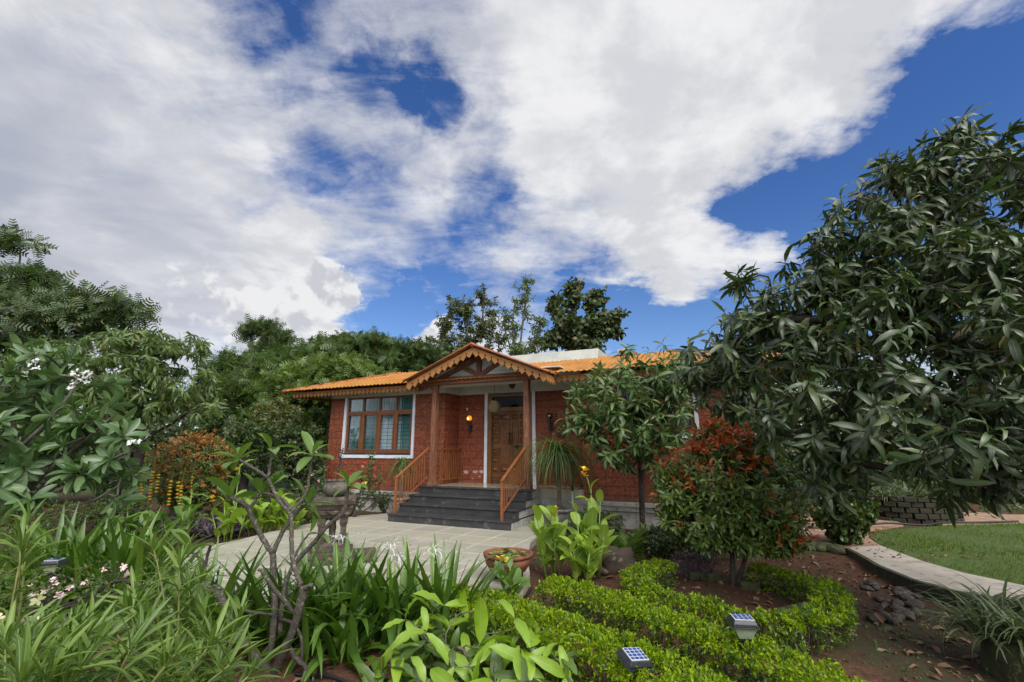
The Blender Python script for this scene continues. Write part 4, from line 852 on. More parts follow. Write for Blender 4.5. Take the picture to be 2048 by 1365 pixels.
# three taller trees behind the roof
T_OVAL = [TPL(.20, .7, .8, 2, .4, .1), TPL(.18, .7, .8, 2, .9, .1)]; T_TEAK = [TPL(.30, .6, .8, 3, .6, .08), TPL(.27, .6, .8, 3, 1.2, .08)]
def back_tree(label, stems, lobes, n, tpl, mat, ln, size, rt=.009):
    b = np.array(stems[0][0]); tree('tall_tree', label, 'tree', b, stems, lobes, n, tpl, mat, ln, size, (.5, 1.7), .4, .45, rt, BK_GREY, 'tall trees behind the roof', lo=.15, up=.2)
Yb = 24
back_tree('dark small leaved tree, leftmost of three above the porch roof', [[(-2.2, Yb, -.1), at(940, 760, Yb), at(935, 680, Yb), at(930, 620, Yb)], [at(940, 740, Yb), at(900, 690, Yb), at(880, 650, Yb)], [at(938, 720, Yb), at(965, 640, Yb), at(968, 580, Yb)]],
          [L_(925, 620, Yb, .85, .8), L_(895, 650, Yb, .8), L_(965, 600, Yb, .7, .6), L_(905, 605, Yb, .45), L_(960, 660, Yb, .9), L_(880, 690, Yb, .8), L_(920, 690, Yb, .9), L_(985, 630, Yb, .5, .8), L_(1000, 680, Yb, .6), L_(890, 715, Yb, 1.0, .6), L_(970, 715, Yb, 1.0, .6), L_(1040, 725, Yb, .9, .5)], 520, T_OVAL, greens('olive_leaf', (.046, .066, .030), .2), 14, (.16, .28))
back_tree('thin airy tree with visible bare stems, middle of the three above the porch roof', [[(.4, Yb + .5, -.1), at(1035, 740, Yb), at(1045, 650, Yb), at(1055, 575, Yb)], [at(1030, 730, Yb), at(1010, 660, Yb), at(1005, 620, Yb)], [at(1035, 730, Yb), at(1070, 680, Yb), at(1085, 640, Yb)], [at(1032, 735, Yb), at(1025, 640, Yb), at(1035, 590, Yb)]],
          [L_(1045, 600, Yb, .7, 1.2, w_=.5), L_(1055, 570, Yb, .35, .5), L_(1020, 650, Yb, .6, 1.), L_(1080, 650, Yb, .6, .9, w_=.6), L_(1080, 690, Yb, .7, .5), L_(1040, 700, Yb, .8, .5)], 260, T_OVAL, greens('airy_leaf', (.060, .10, .036), .3), 10, (.15, .25))
back_tree('broad tree with large dark hanging leaves, rightmost of three above the porch roof', [[(3.4, Yb, -.1), at(1150, 740, Yb), at(1150, 650, Yb), at(1145, 570, Yb)], [at(1150, 720, Yb), at(1195, 670, Yb), at(1230, 630, Yb)], [at(1150, 710, Yb), at(1115, 660, Yb), at(1105, 600, Yb)], [at(1150, 690, Yb), at(1180, 620, Yb), at(1185, 575, Yb)]],
          [L_(1145, 590, Yb, .6, .9), L_(1190, 600, Yb, .65, .7), L_(1140, 655, Yb, 1.0, .9), L_(1195, 650, Yb, .9, .8), L_(1235, 630, Yb, .50, .5), L_(1225, 660, Yb, .6, .4), L_(1115, 610, Yb, .5, .7), L_(1170, 695, Yb, 1., .5), L_(1110, 680, Yb, .6, .6)], 560, T_TEAK, greens('teak_leaf', (.032, .054, .024), .18), 9, (.22, .40))
# bushes and trees that close off the garden
def bush(name, label, cat, c, r, n, tpl, mat, ln, size, group=None, base_z=-.1, **k):
    c = np.array(c, float); b = np.array([c[0], c[1], base_z]); lobes = [(c, r)] + [(c + np.array([rng.uniform(-.55, .55) * r[0], rng.uniform(-.4, .4) * r[1], rng.uniform(-.1, .55) * r[2]]), tuple(x * rng.uniform(.4, .65) for x in r)) for _ in range(4)]
    kw = dict(ang=(.4, 1.6), back=.2, grav=.3, rtip=.006, lo=.5, up=.3); kw.update(k)
    return tree(name, label, cat, b, [up_tree(b, c, .05, 3)], lobes, n, tpl, mat, ln, size, group=group, crown='foliage', stem='stem', **kw)
T_SM = [TPL(.26, .6, .7, 2, .4, .15), TPL(.24, .6, .7, 2, .9, .15)]
M_B1 = greens('bush_leaf_dark', (.026, .052, .018), .2); M_B2 = greens('bush_leaf_mid', (.046, .088, .024), .25); M_B3 = greens('bush_leaf_olive', (.075, .095, .036), .25)
gname = 'bushes closing off the back of the garden'
for px, py, Y, rx, rz, mt, n, sz, lab in [
    (555, 850, 16, 1.1, 1.0, M_B3, 300, (.08, .15), 'twiggy olive brown bush left of the house corner'), (625, 880, 14.5, .8, 1.0, M_B2, 260, (.10, .18), 'bright leaved bush against the left corner of the house'),
    (430, 880, 17, 1.8, 1.5, M_B1, 380, (.10, .18), 'dark bush behind the left red leaved shrub'), (250, 900, 15, 2.0, 1.5, M_B1, 420, (.10, .18), 'dark bush behind the hanging garlands'),
    (90, 900, 14, 2.2, 1.6, M_B1, 420, (.10, .18), 'dark bush behind the white flowered frangipani'), (-60, 860, 12, 1.8, 2.0, M_B1, 300, (.10, .18), 'dark bush at the left edge of the garden'), (620, 820, 19, 1.8, 1.4, M_B1, 360, (.12, .2), 'dark tall bush under the roof corner'),
    (1480, 850, 17, 2.0, 1.8, M_B1, 360, (.14, .24), 'dark bush behind the right end of the house'), (1600, 930, 13.5, 1.1, .8, M_B1, 260, (.12, .2), 'dark low bush by the terracotta path'), (1760, 945, 14.5, 1.6, .8, M_B1, 300, (.12, .2), 'dark low bush just behind the round brick planter'), (1900, 950, 15.5, 1.8, .9, M_B1, 300, (.12, .2), 'dark low bush beyond the far path'), (2050, 960, 14.5, 1.5, .9, M_B1, 260, (.12, .2), 'dark low bush at the right edge beyond the far path'), (1640, 860, 15, 2.0, 1.6, M_B1, 380, (.14, .24), 'dark bush behind the creeper covered stump'), (1790, 850, 16.5, 2.2, 1.9, M_B1, 380, (.14, .24), 'dark bush behind the round brick planter'),
    (1940, 870, 17, 2.4, 1.7, M_B2, 380, (.14, .24), 'bush at the end of the far path'), (2100, 860, 17, 2.4, 2.0, M_B1, 340, (.14, .24), 'dark bush at the right end of the far path')]:
    bush('bush', lab, 'bush', at(px, py, Y), (rx, rx * .8, rz), n, T_SM if sz[1] < .2 else T_OVAL, mt, 14, sz, gname)
for px, py, Y, r, lab in [(1560, 700, 20, 2.6, 'dark tree behind the right end of the roof'), (1750, 640, 24, 3.8, 'dark tree far behind the large mango'), (2000, 640, 26, 4.2, 'dark tree at the far right behind the large mango')]:
    bush('background_tree', lab, 'tree', at(px, py, Y), (r, r * .8, r * .8), 420, T_OVAL, M_B1, 12, (.28, .45), 'dark trees behind the large mango')
# far wood that closes the horizon
n = 5200; xs = rng.uniform(-75, 75, n); ys = rng.uniform(42, 60, n); hh = 3.6 + 2.4 * vnoise(xs, ys * 0, .22, 9) + 1.2 * vnoise(xs, ys * 0, .8, 8); zs = rng.random(n) ** .7 * hh
P = np.stack([xs, ys, zs], 1); D = unit(rng.normal(size=(n, 3)) + np.array([0, -.5, .3])); N = np.tile([0, -.6, .8], (n, 1)) + rng.normal(0, .4, (n, 3))
tag(leaves('far_wood', [TPL(.36, .5, .6, 2, .5, .1)], P, D, N, rng.uniform(.7, 1.5, n), greens('far_leaf', (.035, .062, .026), .15), None), 'dark green far wood along the horizon', 'wood', kind='stuff')
# ================================================================== STRAP LEAVED PLANTS
class Straps:
    def __init__(s): s.V = []; s.F = []; s.UV = []; s.n = 0
    def add(s, base, az, el, L, wd, bend, seg=8, prof=None, fold=.25, side=0., power=1.4, twist=0.):
        t = np.linspace(0, 1, seg + 1); e = el - bend * t ** power; a = az + side * t
        d_ = np.stack([np.cos(e) * np.cos(a), np.cos(e) * np.sin(a), np.sin(e)], 1); p = np.array(base) + np.concatenate([[[0, 0, 0]], np.cumsum((d_[1:] + d_[:-1]) / 2 * L / seg, 0)])
        x = np.stack([-np.sin(a), np.cos(a), 0 * a], 1); nn = np.cross(d_, x); nn *= 1.
        if twist: ct, st_ = np.cos(twist * t)[:, None], np.sin(twist * t)[:, None]; x, nn = x * ct + nn * st_, nn * ct - x * st_
        w_ = wd * (prof(t) if prof else np.minimum(1, (t + .12) * 3.5) * np.clip(1 - t ** 3.2, 0.02, 1)); w_ = np.maximum(w_, .0012)
        up = np.sign(nn[0, 2] if abs(nn[0, 2]) > 1e-3 else 1)
        for i in range(seg + 1):
            for k, sj in enumerate((-1, 0, 1)): s.V.append(p[i] + x[i] * sj * w_[i] + nn[i] * up * fold * abs(sj) * w_[i]); s.UV.append((.5 + .5 * sj, t[i]))
        for i in range(seg):
            for j in range(2): b = s.n + i * 3 + j; s.F.append((b, b + 1, b + 4, b + 3))
        s.n += 3 * (seg + 1); return p
    def build(s, name, mat, parent): return mesh_obj(name, np.array(s.V), np.array(s.F), mat, parent, True, uv=np.array(s.UV))
u_ = lambda a, b: float(rng.uniform(a, b))
M_LILY = leafmat('lily_leaf', [(.026, .066, .014), (.036, .088, .016), (.052, .115, .020), (.078, .150, .028)], .33, .22, vein=(.075, .15, .03), vw=.05, spec=.55)
M_PETAL = leafmat('white_petal', [(.78, .78, .76), (.82, .82, .80)], .5, .35, (1, 1, 1)); M_STALK = leafmat('flower_stalk', [(.10, .19, .05), (.13, .22, .06)], .5, .1)
M_YEL = leafmat('yellow_petal', [(.75, .50, .02), (.80, .58, .03)], .5, .3, (1.1, 1, .6)); M_ORA = leafmat('orange_petal', [(.72, .22, .02), (.75, .34, .03), (.70, .12, .015)], .5, .3, (1.1, .9, .6))
def lily_clump(base, n, L, spread, label, flowers=(), group='spider lilies in a row along the paving', dirs=None):
    root = empty('spider_lily', base, label, 'lily', group); s = Straps()
    for i in range(int(n * 1.35)):
        a = u_(0, 6.283) if dirs is None else u_(*dirs); r_ = abs(rng.normal(0, .10)) * spread; q_ = np.array(base) + np.array([r_ * cos(a) + rng.normal(0, .06), r_ * sin(a) + rng.normal(0, .04), 0]); k = rng.random()
        s.add(q_, a + rng.normal(0, .3), R(u_(58, 88)) if k < .65 else R(u_(35, 60)), L * u_(.6, 1.1), u_(.026, .042), u_(.3, 1.2) if k < .6 else u_(1.2, 2.6), 9, None, .3, u_(-.35, .35))
    s.build('leaf_clump', M_LILY, root)
    for (fx_, fy_, fz_) in flowers:
        f = np.array([fx_, fy_, fz_]); mb = MB(); b_ = np.array(base) + (f - np.array(base)) * np.array([.35, .35, 0]); mb.tube([b_, b_ * .5 + f * .5 + np.array([0, 0, .06]), f], [.011, .010, .008], 6); so_ = mb.build('flower_stalk', M_STALK, root, True)
        p_ = Straps(); st2 = Straps()
        for h in range(3):
            hc = f + np.array([rng.normal(0, .035), rng.normal(0, .035), u_(0, .05)])
            for k in range(6): p_.add(hc, k * 1.047 + u_(-.2, .2), R(u_(25, 60)), u_(.10, .15), .0055, u_(1.6, 2.8), 7, lambda t: 1 - .6 * t, .2)
            for k in range(4): st2.add(hc, u_(0, 6.28), R(u_(30, 80)), u_(.06, .10), .0012, .5, 4, lambda t: 0 * t + 1, 0)
            p_.add(hc + np.array([0, 0, -.005]), 0, R(85), .03, .014, .3, 4, lambda t: .4 + .6 * t, .6)
        p_.build('flower', M_PETAL, root); st2.build('stamen', M_STALK, so_)
    return root
zs_ = lambda x, y: float(soil_z(np.array([x]), np.array([y]))[0])
def onsoil(px, py):
    p_ = gr(px, py, -.11); p_[2] = zs_(p_[0], p_[1]) - .02; return p_
def gxy(x, y): return np.array([x, y, zs_(x, y) - .02])
lily_clump(gxy(-2.55, 4.25), 70, .85, 1.6, 'spider lily clump at the left end of the row, beside the leftmost bare branch', [at(432, 1155, 4.0)])
lily_clump(gxy(-1.95, 4.35), 70, .86, 1.5, 'spider lily clump behind the bare trunk of the pruned frangipani')
lily_clump(gxy(-1.45, 4.45), 75, .88, 1.5, 'spider lily clump with one white bloom just before the stone pedestal', [at(672, 1085, 4.6)])
lily_clump(gxy(-1.02, 4.40), 70, .84, 1.4, 'spider lily clump with three white blooms in the middle of the row', [at(775, 1100, 4.4), at(790, 1125, 4.3)])
lily_clump(gxy(-.66, 4.42), 65, .84, 1.3, 'spider lily clump with a white bloom at the right end of its row', [at(865, 1110, 4.3)])
lily_clump(gxy(-1.30, 4.05), 40, .62, 1.3, 'short front spider lily clump with leaves hanging to the soil')
for k, (x, y, lab) in enumerate([(-4.7, 5.15, 'left lily clump nearest the solar lamp with the pale panel'), (-4.15, 5.35, 'middle clump of the left lily patch'), (-3.95, 5.0, 'right clump of the left lily patch, leaning over the paving'), (-4.85, 5.5, 'rearmost clump of the left lily patch under the white flowered frangipani')]):
    lily_clump(gxy(x, y), 105, 1.0, 2.0, lab, (), 'broad lily patch left of the paving')
# ---- ponytail palms in pots
M_PONY = leafmat('ponytail_leaf', [(.038, .082, .030), (.055, .105, .038), (.078, .130, .048)], .45, .2)
M_POT = surf('grey_pot', (.24, .235, .22), (.15, .145, .13), 5., .8, .3, .008)
def ponytail(base, h, n, L, label, pot=True, r=.22):
    root = empty('ponytail_palm', base, label, 'palm'); base = np.array(base)
    mb = MB(); mb.tube([base + np.array([0, 0, .25]), base + np.array([.01, 0, .45]), base + np.array([0, .01, h])], [.10, .045, .03], 8); mb.build('trunk', BK_GREY, root, True)
    s = Straps()
    for i in range(n): s.add(base + np.array([rng.normal(0, .02), rng.normal(0, .02), h - u_(0, .18)]), u_(0, 6.28), R(u_(15, 85)), L * u_(.55, 1.1), u_(.008, .013), u_(1.7, 3.0), 10, lambda t: np.minimum(1, t * 6 + .4) * (1 - t ** 2 * .9), .3, u_(-.3, .3), .8)
    s.build('leaf_fountain', M_PONY, root)
    p_ = empty('plant_pot', base, 'round grey pot holding the ' + ('large ponytail palm right of the steps' if r > .2 else 'small ponytail palm left of the steps'), 'pot')
    mb = MB(); mb.lathe([(0, 0), (r * .75, 0), (r * .98, .22), (r * 1.0, .29), (r * 1.13, .295), (r * 1.14, .35), (r * 1.02, .352), (r * .98, .30), (0, .30)], base[:2], 28); 
    o_ = MB(); o_.v = [(a, b, c_ + base[2]) for a, b, c_ in mb.v]; o_.f = mb.f; o_.build('pot_body', M_POT, p_, True)
    sm = MB(); sm.lathe([(0, base[2] + .315), (r * .97, base[2] + .31)], base[:2], 20); sm.build('potting_soil', surf('pot_soil', (.05, .03, .02), None, 20., .95), p_)
ponytail(np.array([.95, 9.72, -.02]), 1.45, 330, 1.25, 'large ponytail palm with long hanging leaves right of the steps', r=.27)
ponytail(wp(-3.35, 1.05, .02), 1.12, 130, .70, 'small ponytail palm behind the left stair railing', r=.19)
# ---- cannas
M_CANNA = leafmat('canna_variegated', [(.115, .205, .030), (.16, .26, .045), (.20, .30, .06)], .42, .3, vein=(.30, .37, .11), vw=.06); M_CANNA2 = leafmat('canna_green', [(.055, .115, .035), (.075, .15, .04), (.10, .19, .05)], .42, .25, vein=(.12, .20, .07), vw=.05); M_CANNA3 = leafmat('canna_lime', [(.12, .22, .025), (.17, .28, .035), (.22, .33, .06)], .45, .3, vein=(.28, .36, .08), vw=.05)
cprof = beta(.62, .8)
def canna_flower(root, f, mats, sz=.055):
    for k in range(4):
        p_ = Straps(); c_ = np.array(f) + np.array([rng.normal(0, .018), rng.normal(0, .018), u_(-.05, .05)])
        for j in range(3): p_.add(c_, j * 2.1 + u_(-.4, .4) + k, R(u_(20, 80)), sz * u_(.9, 1.5), sz * .42, u_(.2, 1.5), 5, beta(.5, .5), .3)
        p_.build('flower', mats[k % len(mats)], root)
def canna(base, hts, label, mat, flower=None, group='cannas with yellow and orange flowers', lean=.0, lf=.16):
    base = np.array(base, float); root = empty('canna_plant', base, label, 'canna', group); s = Straps(); mb = MB()
    for h, (dx, dy), nl in hts:
        b = base + np.array([dx * .5, dy * .5, 0]); tp = base + np.array([dx, dy, h]); mb.tube([b, b * .5 + tp * .5, tp], [.014, .011, .006], 6); a0 = u_(0, 6.28)
        for k in range(nl):
            t = .22 + .75 * k / max(nl - 1, 1); q_ = b + (tp - b) * t; L = u_(.26, .40) * (1.12 - .45 * abs(t - .5) * 2)
            s.add(q_, a0 + k * 2.6 + u_(-.4, .4), R(u_(38, 78)), L, L * lf * u_(1.1, 1.5), u_(.3, 1.3), 7, cprof, .35, u_(-.2, .2), 1.5, u_(-.4, .4))
    mb.build('stem', M_STALK, root, True); s.build('foliage', mat, root)
    for f, mats in (flower or []):
        f = np.array(f); near_ = min(hts, key=lambda h_: np.linalg.norm((base + np.array([*h_[1], h_[0]]) - f)[:2])); t0 = base + np.array([*near_[1], near_[0]]); m2 = MB(); m2.tube([t0 - np.array([0, 0, .1]), (t0 + f) / 2, f], [.008, .007, .005], 6); m2.build('flower_stalk', M_STALK, root, True); canna_flower(root, f, mats)
    return root
cb = gxy(.72, 6.25)
def hts(n, rx, ry, lo, hi, nl=6): return [(u_(lo, hi), (u_(-rx, rx), u_(-ry, ry)), int(u_(nl - 1, nl + 2))) for _ in range(n)]
canna(gxy(1.0, 6.35), [(1.12, (.05, 0), 6)] + hts(5, .22, .2, .55, .95), 'tall striped leaf canna topped by a yellow and orange bloom, right of the bowl', M_CANNA, [(at(1170, 948, 6.35), [M_YEL, M_YEL, M_ORA])])
canna(gxy(.52, 6.2), [(.80, (.03, 0), 5)] + hts(5, .2, .2, .45, .8), 'striped leaf canna with an orange bloom between the bowl and the tall canna', M_CANNA, [(at(1110, 1028, 6.2), [M_ORA, M_YEL, M_ORA])])
canna(gxy(.82, 5.95), hts(6, .25, .12, .3, .62, 5), 'low striped leaf canna without flowers in front of the tall ones', M_CANNA)
canna(gxy(-.02, 5.18), [(.42, (.0, 0), 4)] + hts(2, .08, .05, .25, .38, 4), 'single small green canna with a yellow bloom in front of the bowl', M_CANNA2, [(at(1005, 1122, 5.2), [M_YEL])])
canna(gxy(-5.55, 8.3), [(.95, (0, 0), 4)] + hts(5, .35, .25, .45, .75, 5), 'grey green canna with a yellow bloom before the left red leaved shrub', M_CANNA2, [(at(425, 1000, 8.4), [M_YEL])], lf=.2)
canna(gxy(-4.95, 8.6), [(1.35, (.0, 0), 4)] + hts(5, .3, .25, .5, .8, 5), 'tall canna with red and yellow bloom left of the frangipani fork', M_CANNA3, [(at(474, 942, 8.6), [M_YEL, M_ORA])])
canna(gxy(-4.75, 9.1), hts(9, .4, .25, .45, .75, 6), 'lime green canna without flowers seen through the frangipani fork', M_CANNA3)
canna(gxy(-4.3, 9.3), hts(8, .28, .25, .4, .7, 6), 'lime green canna without flowers left of the pedestal', M_CANNA3)
canna(gxy(-6.2, 8.0), hts(6, .4, .2, .35, .6, 5), 'low grey green canna without flowers at the paving edge', M_CANNA2, lf=.2)
# ---- ferns and spider plants
M_FERN = leafmat('fern_frond', [(.045, .098, .020), (.065, .13, .028), (.085, .16, .035)], .55, .25)
def fern(base, n, L, label, group='ferns under the small mango tree'):
    root = empty('fern', base, label, 'fern', group); tp_ = [frond(16, .20, .030, 1.2), frond(18, .18, .028, .8)]; a = rng.uniform(0, 6.28, n); e = rng.uniform(.5, 1.35, n)
    D = np.stack([np.cos(e) * np.cos(a), np.cos(e) * np.sin(a), np.sin(e)], 1); N = np.stack([-np.sin(e) * np.cos(a), -np.sin(e) * np.sin(a), np.cos(e)], 1); P = np.array(base) + rng.normal(0, .03, (n, 3)) * np.array([1, 1, 0])
    leaves('frond_tuft', tp_, P, D, N, rng.uniform(.6, 1.1, n) * L, M_FERN, root)
fern(gxy(1.75, 7.6), 44, .62, 'larger fern between boulder and young mango tree'); fern(gxy(2.25, 7.9), 30, .5, 'smaller fern at the foot of the young mango tree')
M_SPID = leafmat('spider_plant_leaf', [(.030, .058, .026), (.045, .076, .034), (.062, .095, .046)], .5, .2, vein=None, side=(.11, .135, .085))
def spider(base, n, L, label, group, wd=.008):
    root = empty('spider_plant', base, label, 'plant', group); s = Straps()
    for i in range(n): s.add(np.array(base) + np.array([rng.normal(0, .07), rng.normal(0, .07), 0]), u_(0, 6.28), R(u_(25, 80)), L * u_(.5, 1.1), wd * u_(.8, 1.3), u_(1.0, 2.3), 6, lambda t: np.minimum(1, t * 5 + .5) * (1 - t ** 2), .3, u_(-.3, .3))
    s.build('leaf_tuft', M_SPID, root); return root
for k, (x, y, z, lab) in enumerate([(3.80, 3.72, .10, 'spider plant on the near corner of the mossy planter, left most tuft'), (4.05, 3.45, .12, 'spider plant on the mossy planter at the frame edge, nearest tuft'), (3.95, 4.15, .12, 'spider plant on the mossy planter, tuft nearest the stone path'), (4.35, 3.95, .12, 'spider plant at the back of the mossy planter at the frame edge'), (3.72, 3.95, .08, 'spider plant hanging over the rim of the mossy planter'), (3.95, 3.15, .05, 'spider plant low on the near side of the mossy planter')]):
    spider(np.array([x, y, z]), 115, .52, lab, 'spider plants on the mossy planter', .012)
# mossy corner planter
m_moss = surf('mossy_stone', (.050, .068, .018), (.035, .030, .018), 5., .95, .9, .03, fleck=(.10, .12, .03), fscale=16)
mb = MB(); mb.lathe([(0, .11), (.50, .11), (.56, .05), (.58, -.1), (.58, -.35)], (4.18, 3.75), 26); pr_ = empty('stone_planter', (4.15, 3.75, -.25), 'mossy round stone planter at the lower right edge', 'planter'); mb.build('planter_body', m_moss, pr_, True)
# round stacked brick planter under the far trees
pc = (9.15, 11.45); pl_ = empty('brick_planter', (pc[0], pc[1], -.1), 'round planter of stacked mossy bricks beyond the lawn', 'planter'); mb = MB()
m_mb = surf('mossy_brick', (.030, .021, .014), (.018, .024, .008), 7., .95, .7, .02)
for k in range(5):
    n = 28
    for j in range(n):
        if (j + k) % 7 == 3 and k in (1, 3): continue
        a = 2 * pi * (j + .5 * (k % 2)) / n; r_ = 1.05 + .02 * rng.normal(); c_ = np.array([pc[0] + r_ * cos(a), pc[1] + r_ * sin(a)]); t_ = np.array([-sin(a), cos(a)]); o_ = np.array([cos(a), sin(a)])
        z0 = -.1 + k * .115; vs = [(*(c_ + t_ * i * .108 + o_ * jj * .06), z) for z in (z0, z0 + .105) for i, jj in ((-1, -1), (1, -1), (1, 1), (-1, 1))]
        mb.add(vs, [(3, 2, 1, 0), (4, 5, 6, 7), (0, 1, 5, 4), (1, 2, 6, 5), (2, 3, 7, 6), (3, 0, 4, 7)])
mb.lathe([(0, .40), (.98, .38), (.98, -.1)], pc, 24); mb.build('brick_ring', m_mb, pl_, bevel=.012)
for k in range(16):
    a = k * .785; r_ = .55 + .40 * (k % 2); spider(np.array([pc[0] + r_ * cos(a), pc[1] + r_ * sin(a), .40]), 45, .5, 'pale striped spider plant growing on the round brick planter', 'spider plants on the round brick planter', .012)
# pale grassy tufts below the garlands
for px, py, Y, lab in [(235, 1010, 10.5, 'silvery grass tuft below the leftmost garlands'), (150, 1015, 9.5, 'silvery grass tuft behind the left lily patch'), (300, 1015, 11, 'silvery grass tuft below the middle garlands')]:
    spider(at(px, py, Y) * np.array([1, 1, 0]) + np.array([0, 0, -.08]), 80, .6, lab, 'silvery grass tufts under the garlands', .008)
# ================================================================== PRUNED FRANGIPANI in the foreground
m, t, o = newmat('frangipani_bark'); co = obj_co(t); n1 = t.noise(co, 11., 6, .65, .3); n2 = t.noise(co, 45., 5, .7); s_ = t.n('ShaderNodeSeparateXYZ'); t.put(s_.inputs[0], co)
low = t.mr(t.m('ADD', s_.outputs[2], t.m('MULTIPLY', n1, .5)), .25, .80)
c = t.mix(low, t.mix(n1, (.042, .032, .025), (.095, .07, .052)), t.mix(n1, (.16, .155, .12), (.27, .26, .20))); c = t.mix(t.mr(n2, .62, .7, 0, .8), c, (.34, .28, .22)); c = t.mix(t.mr(n2, .38, .44, 1, 0), t.mix(.8, c, (.03, .022, .018)), c)
p = principled(t, c, .8, t.m('ADD', n1, n2), .8, .012); t.nt.links.new(p.outputs[0], o.inputs[0]); M_FRBARK = m
fb = onsoil(535, 1345); FY = fb[1]
def fp(x, y, dy=0.): return at(350 + x / 2.6, 840 + y / 2.6, FY + dy)
fr_root = empty('frangipani_tree', fb, 'pruned frangipani with bare forked grey branches in the foreground', 'frangipani')
M_FRL = leafmat('frangipani_leaf', [(.050, .105, .024), (.065, .13, .030), (.085, .155, .040)], .40, .3, vein=(.15, .23, .08), vw=.06); T_FRA = [TPL(.15, .9, .75, 7, .6, .22, 2, .05), TPL(.14, .95, .75, 7, .95, .18, 2, .05), TPL(.155, .9, .7, 7, .3, .25)]
branches = [([(500, 1330, .0), (440, 1260, .0), (375, 1180, -.02), (305, 1060, -.04), (255, 960, -.05), (215, 885, -.06), (208, 865, -.06)], [.042, .040, .037, .034, .034, .040, .034]),
  ([(180, 875, -.06), (160, 850, -.06), (155, 790, -.08), (165, 720, -.1), (186, 645, -.12)], [.014, .014, .014, .014, .013]), ([(165, 765, -.08), (140, 730, -.1), (80, 685, -.12)], [.014, .012, .011]),
  ([(465, 1365, .05), (485, 1240, .06), (510, 1110, .08), (518, 960, .1), (512, 800, .12), (508, 695, .12)], [.034, .032, .032, .030, .030, .032]),
  ([(508, 695, .12), (470, 640, .12), (430, 565, .10), (400, 505, .08), (382, 462, .06), (340, 425, .02), (292, 402, 0)], [.028, .026, .024, .024, .023, .021, .020]), ([(382, 465, .06), (410, 430, .08), (440, 382, .1)], [.022, .020, .018]),
  ([(512, 690, .12), (545, 610, .16), (585, 545, .18), (635, 480, .2), (682, 440, .22)], [.026, .023, .022, .022, .020]),
  ([(520, 1320, -.03), (560, 1210, -.08), (600, 1130, -.10), (640, 1010, -.13), (668, 890, -.15), (674, 862, -.15)], [.044, .040, .036, .036, .042, .036]), ([(668, 880, -.15), (690, 872, -.18), (708, 858, -.2)], [.024, .022, .020]),
  ([(655, 860, -.15), (632, 800, -.15), (612, 720, -.14), (606, 620, -.13), (606, 540, -.12), (598, 490, -.12)], [.022, .022, .022, .021, .021, .022]),
  ([(598, 490, -.12), (560, 445, -.14), (525, 395, -.15), (500, 340, -.16), (482, 300, -.16)], [.020, .018, .017, .016, .016]), ([(482, 300, -.16), (440, 270, -.18), (385, 240, -.2), (328, 200, -.22)], [.016, .014, .014, .013]), ([(482, 300, -.16), (495, 240, -.15), (500, 190, -.14), (498, 150, -.14)], [.015, .013, .012, .012]),
  ([(600, 485, -.12), (640, 440, -.10), (678, 390, -.09), (694, 320, -.08), (706, 240, -.06), (716, 180, -.05)], [.019, .017, .016, .015, .014, .014]), ([(604, 470, -.12), (560, 415, -.05), (510, 392, 0), (456, 378, .05)], [.017, .015, .014, .012]),
  ([(545, 1120, .1), (556, 960, .16), (580, 830, .18), (636, 735, .18), (720, 640, .15), (800, 545, .12), (858, 500, .1), (888, 440, .1), (900, 345, .1)], [.026, .024, .022, .022, .022, .021, .020, .018, .016]),
  ([(620, 1010, .02), (575, 950, -.02), (520, 885, -.08), (445, 778, -.14)], [.022, .021, .020, .017]), ([(520, 1018, .1), (440, 1008, .0), (338, 985, -.1)], [.016, .014, .013]), ([(545, 1040, .1), (600, 1050, .04), (655, 1130, -.02), (658, 1280, -.04)], [.014, .013, .014, .016]),
  ([(585, 1165, 0), (625, 1235, -.1), (680, 1285, -.16), (692, 1365, -.18)], [.022, .021, .020, .020]), ([(375, 1135, -.02), (320, 1140, -.03), (250, 1155, -.05)], [.010, .009, .008]), ([(280, 1150, -.05), (310, 1260, -.08), (400, 1340, -.06)], [.012, .013, .014]), ([(620, 720, .15), (660, 640, .18), (700, 590, .2)], [.014, .012, .010])]
mb = MB()
for pts, rad in branches:
    P = [fp(*q_) for q_ in pts]; Q = [];  RR = []
    for i in range(len(P) - 1):
        for s in range(4):
            t = s / 4; p0 = P[max(i - 1, 0)]; p1 = P[i]; p2 = P[i + 1]; p3 = P[min(i + 2, len(P) - 1)]
            Q.append(.5 * ((2 * p1) + (-p0 + p2) * t + (2 * p0 - 5 * p1 + 4 * p2 - p3) * t * t + (-p0 + 3 * p1 - 3 * p2 + p3) * t ** 3) + rng.normal(0, .002, 3)); RR.append((rad[i] * (1 - t) + rad[i + 1] * t) * u_(.92, 1.08))
    Q.append(P[-1]); RR.append(rad[-1] * .9); mb.tube(Q, [r_ * .78 for r_ in RR], 10)
for x, y, dy in ((205, 868, -.06), (232, 878, -.06), (178, 880, -.06), (650, 862, -.15), (680, 868, -.17), (706, 862, -.2), (440, 780, -.14)): mb.ball(fp(x, y, dy), .017, 8, 6, (1, 1, .7))
mb.build('trunk', M_FRBARK, fr_root, True)
tipsF = [(328, 198, -.22, 7, (-.5, 0, .8)), (498, 148, -.14, 7, (0, 0, 1)), (716, 178, -.05, 7, (.1, 0, 1)), (292, 400, 0, 6, (-.5, 0, .8)), (442, 378, .1, 5, (.2, 0, 1)), (456, 376, .05, 4, (-.3, 0, .8)), (686, 436, .22, 6, (.5, 0, .8)), (900, 340, .1, 7, (0, 0, 1)), (80, 682, -.12, 5, (-.5, 0, .9)), (338, 985, -.1, 3, (-.6, 0, .5)), (700, 588, .2, 2, (.5, 0, .8))]
Ps, Ds, Ns = [], [], []
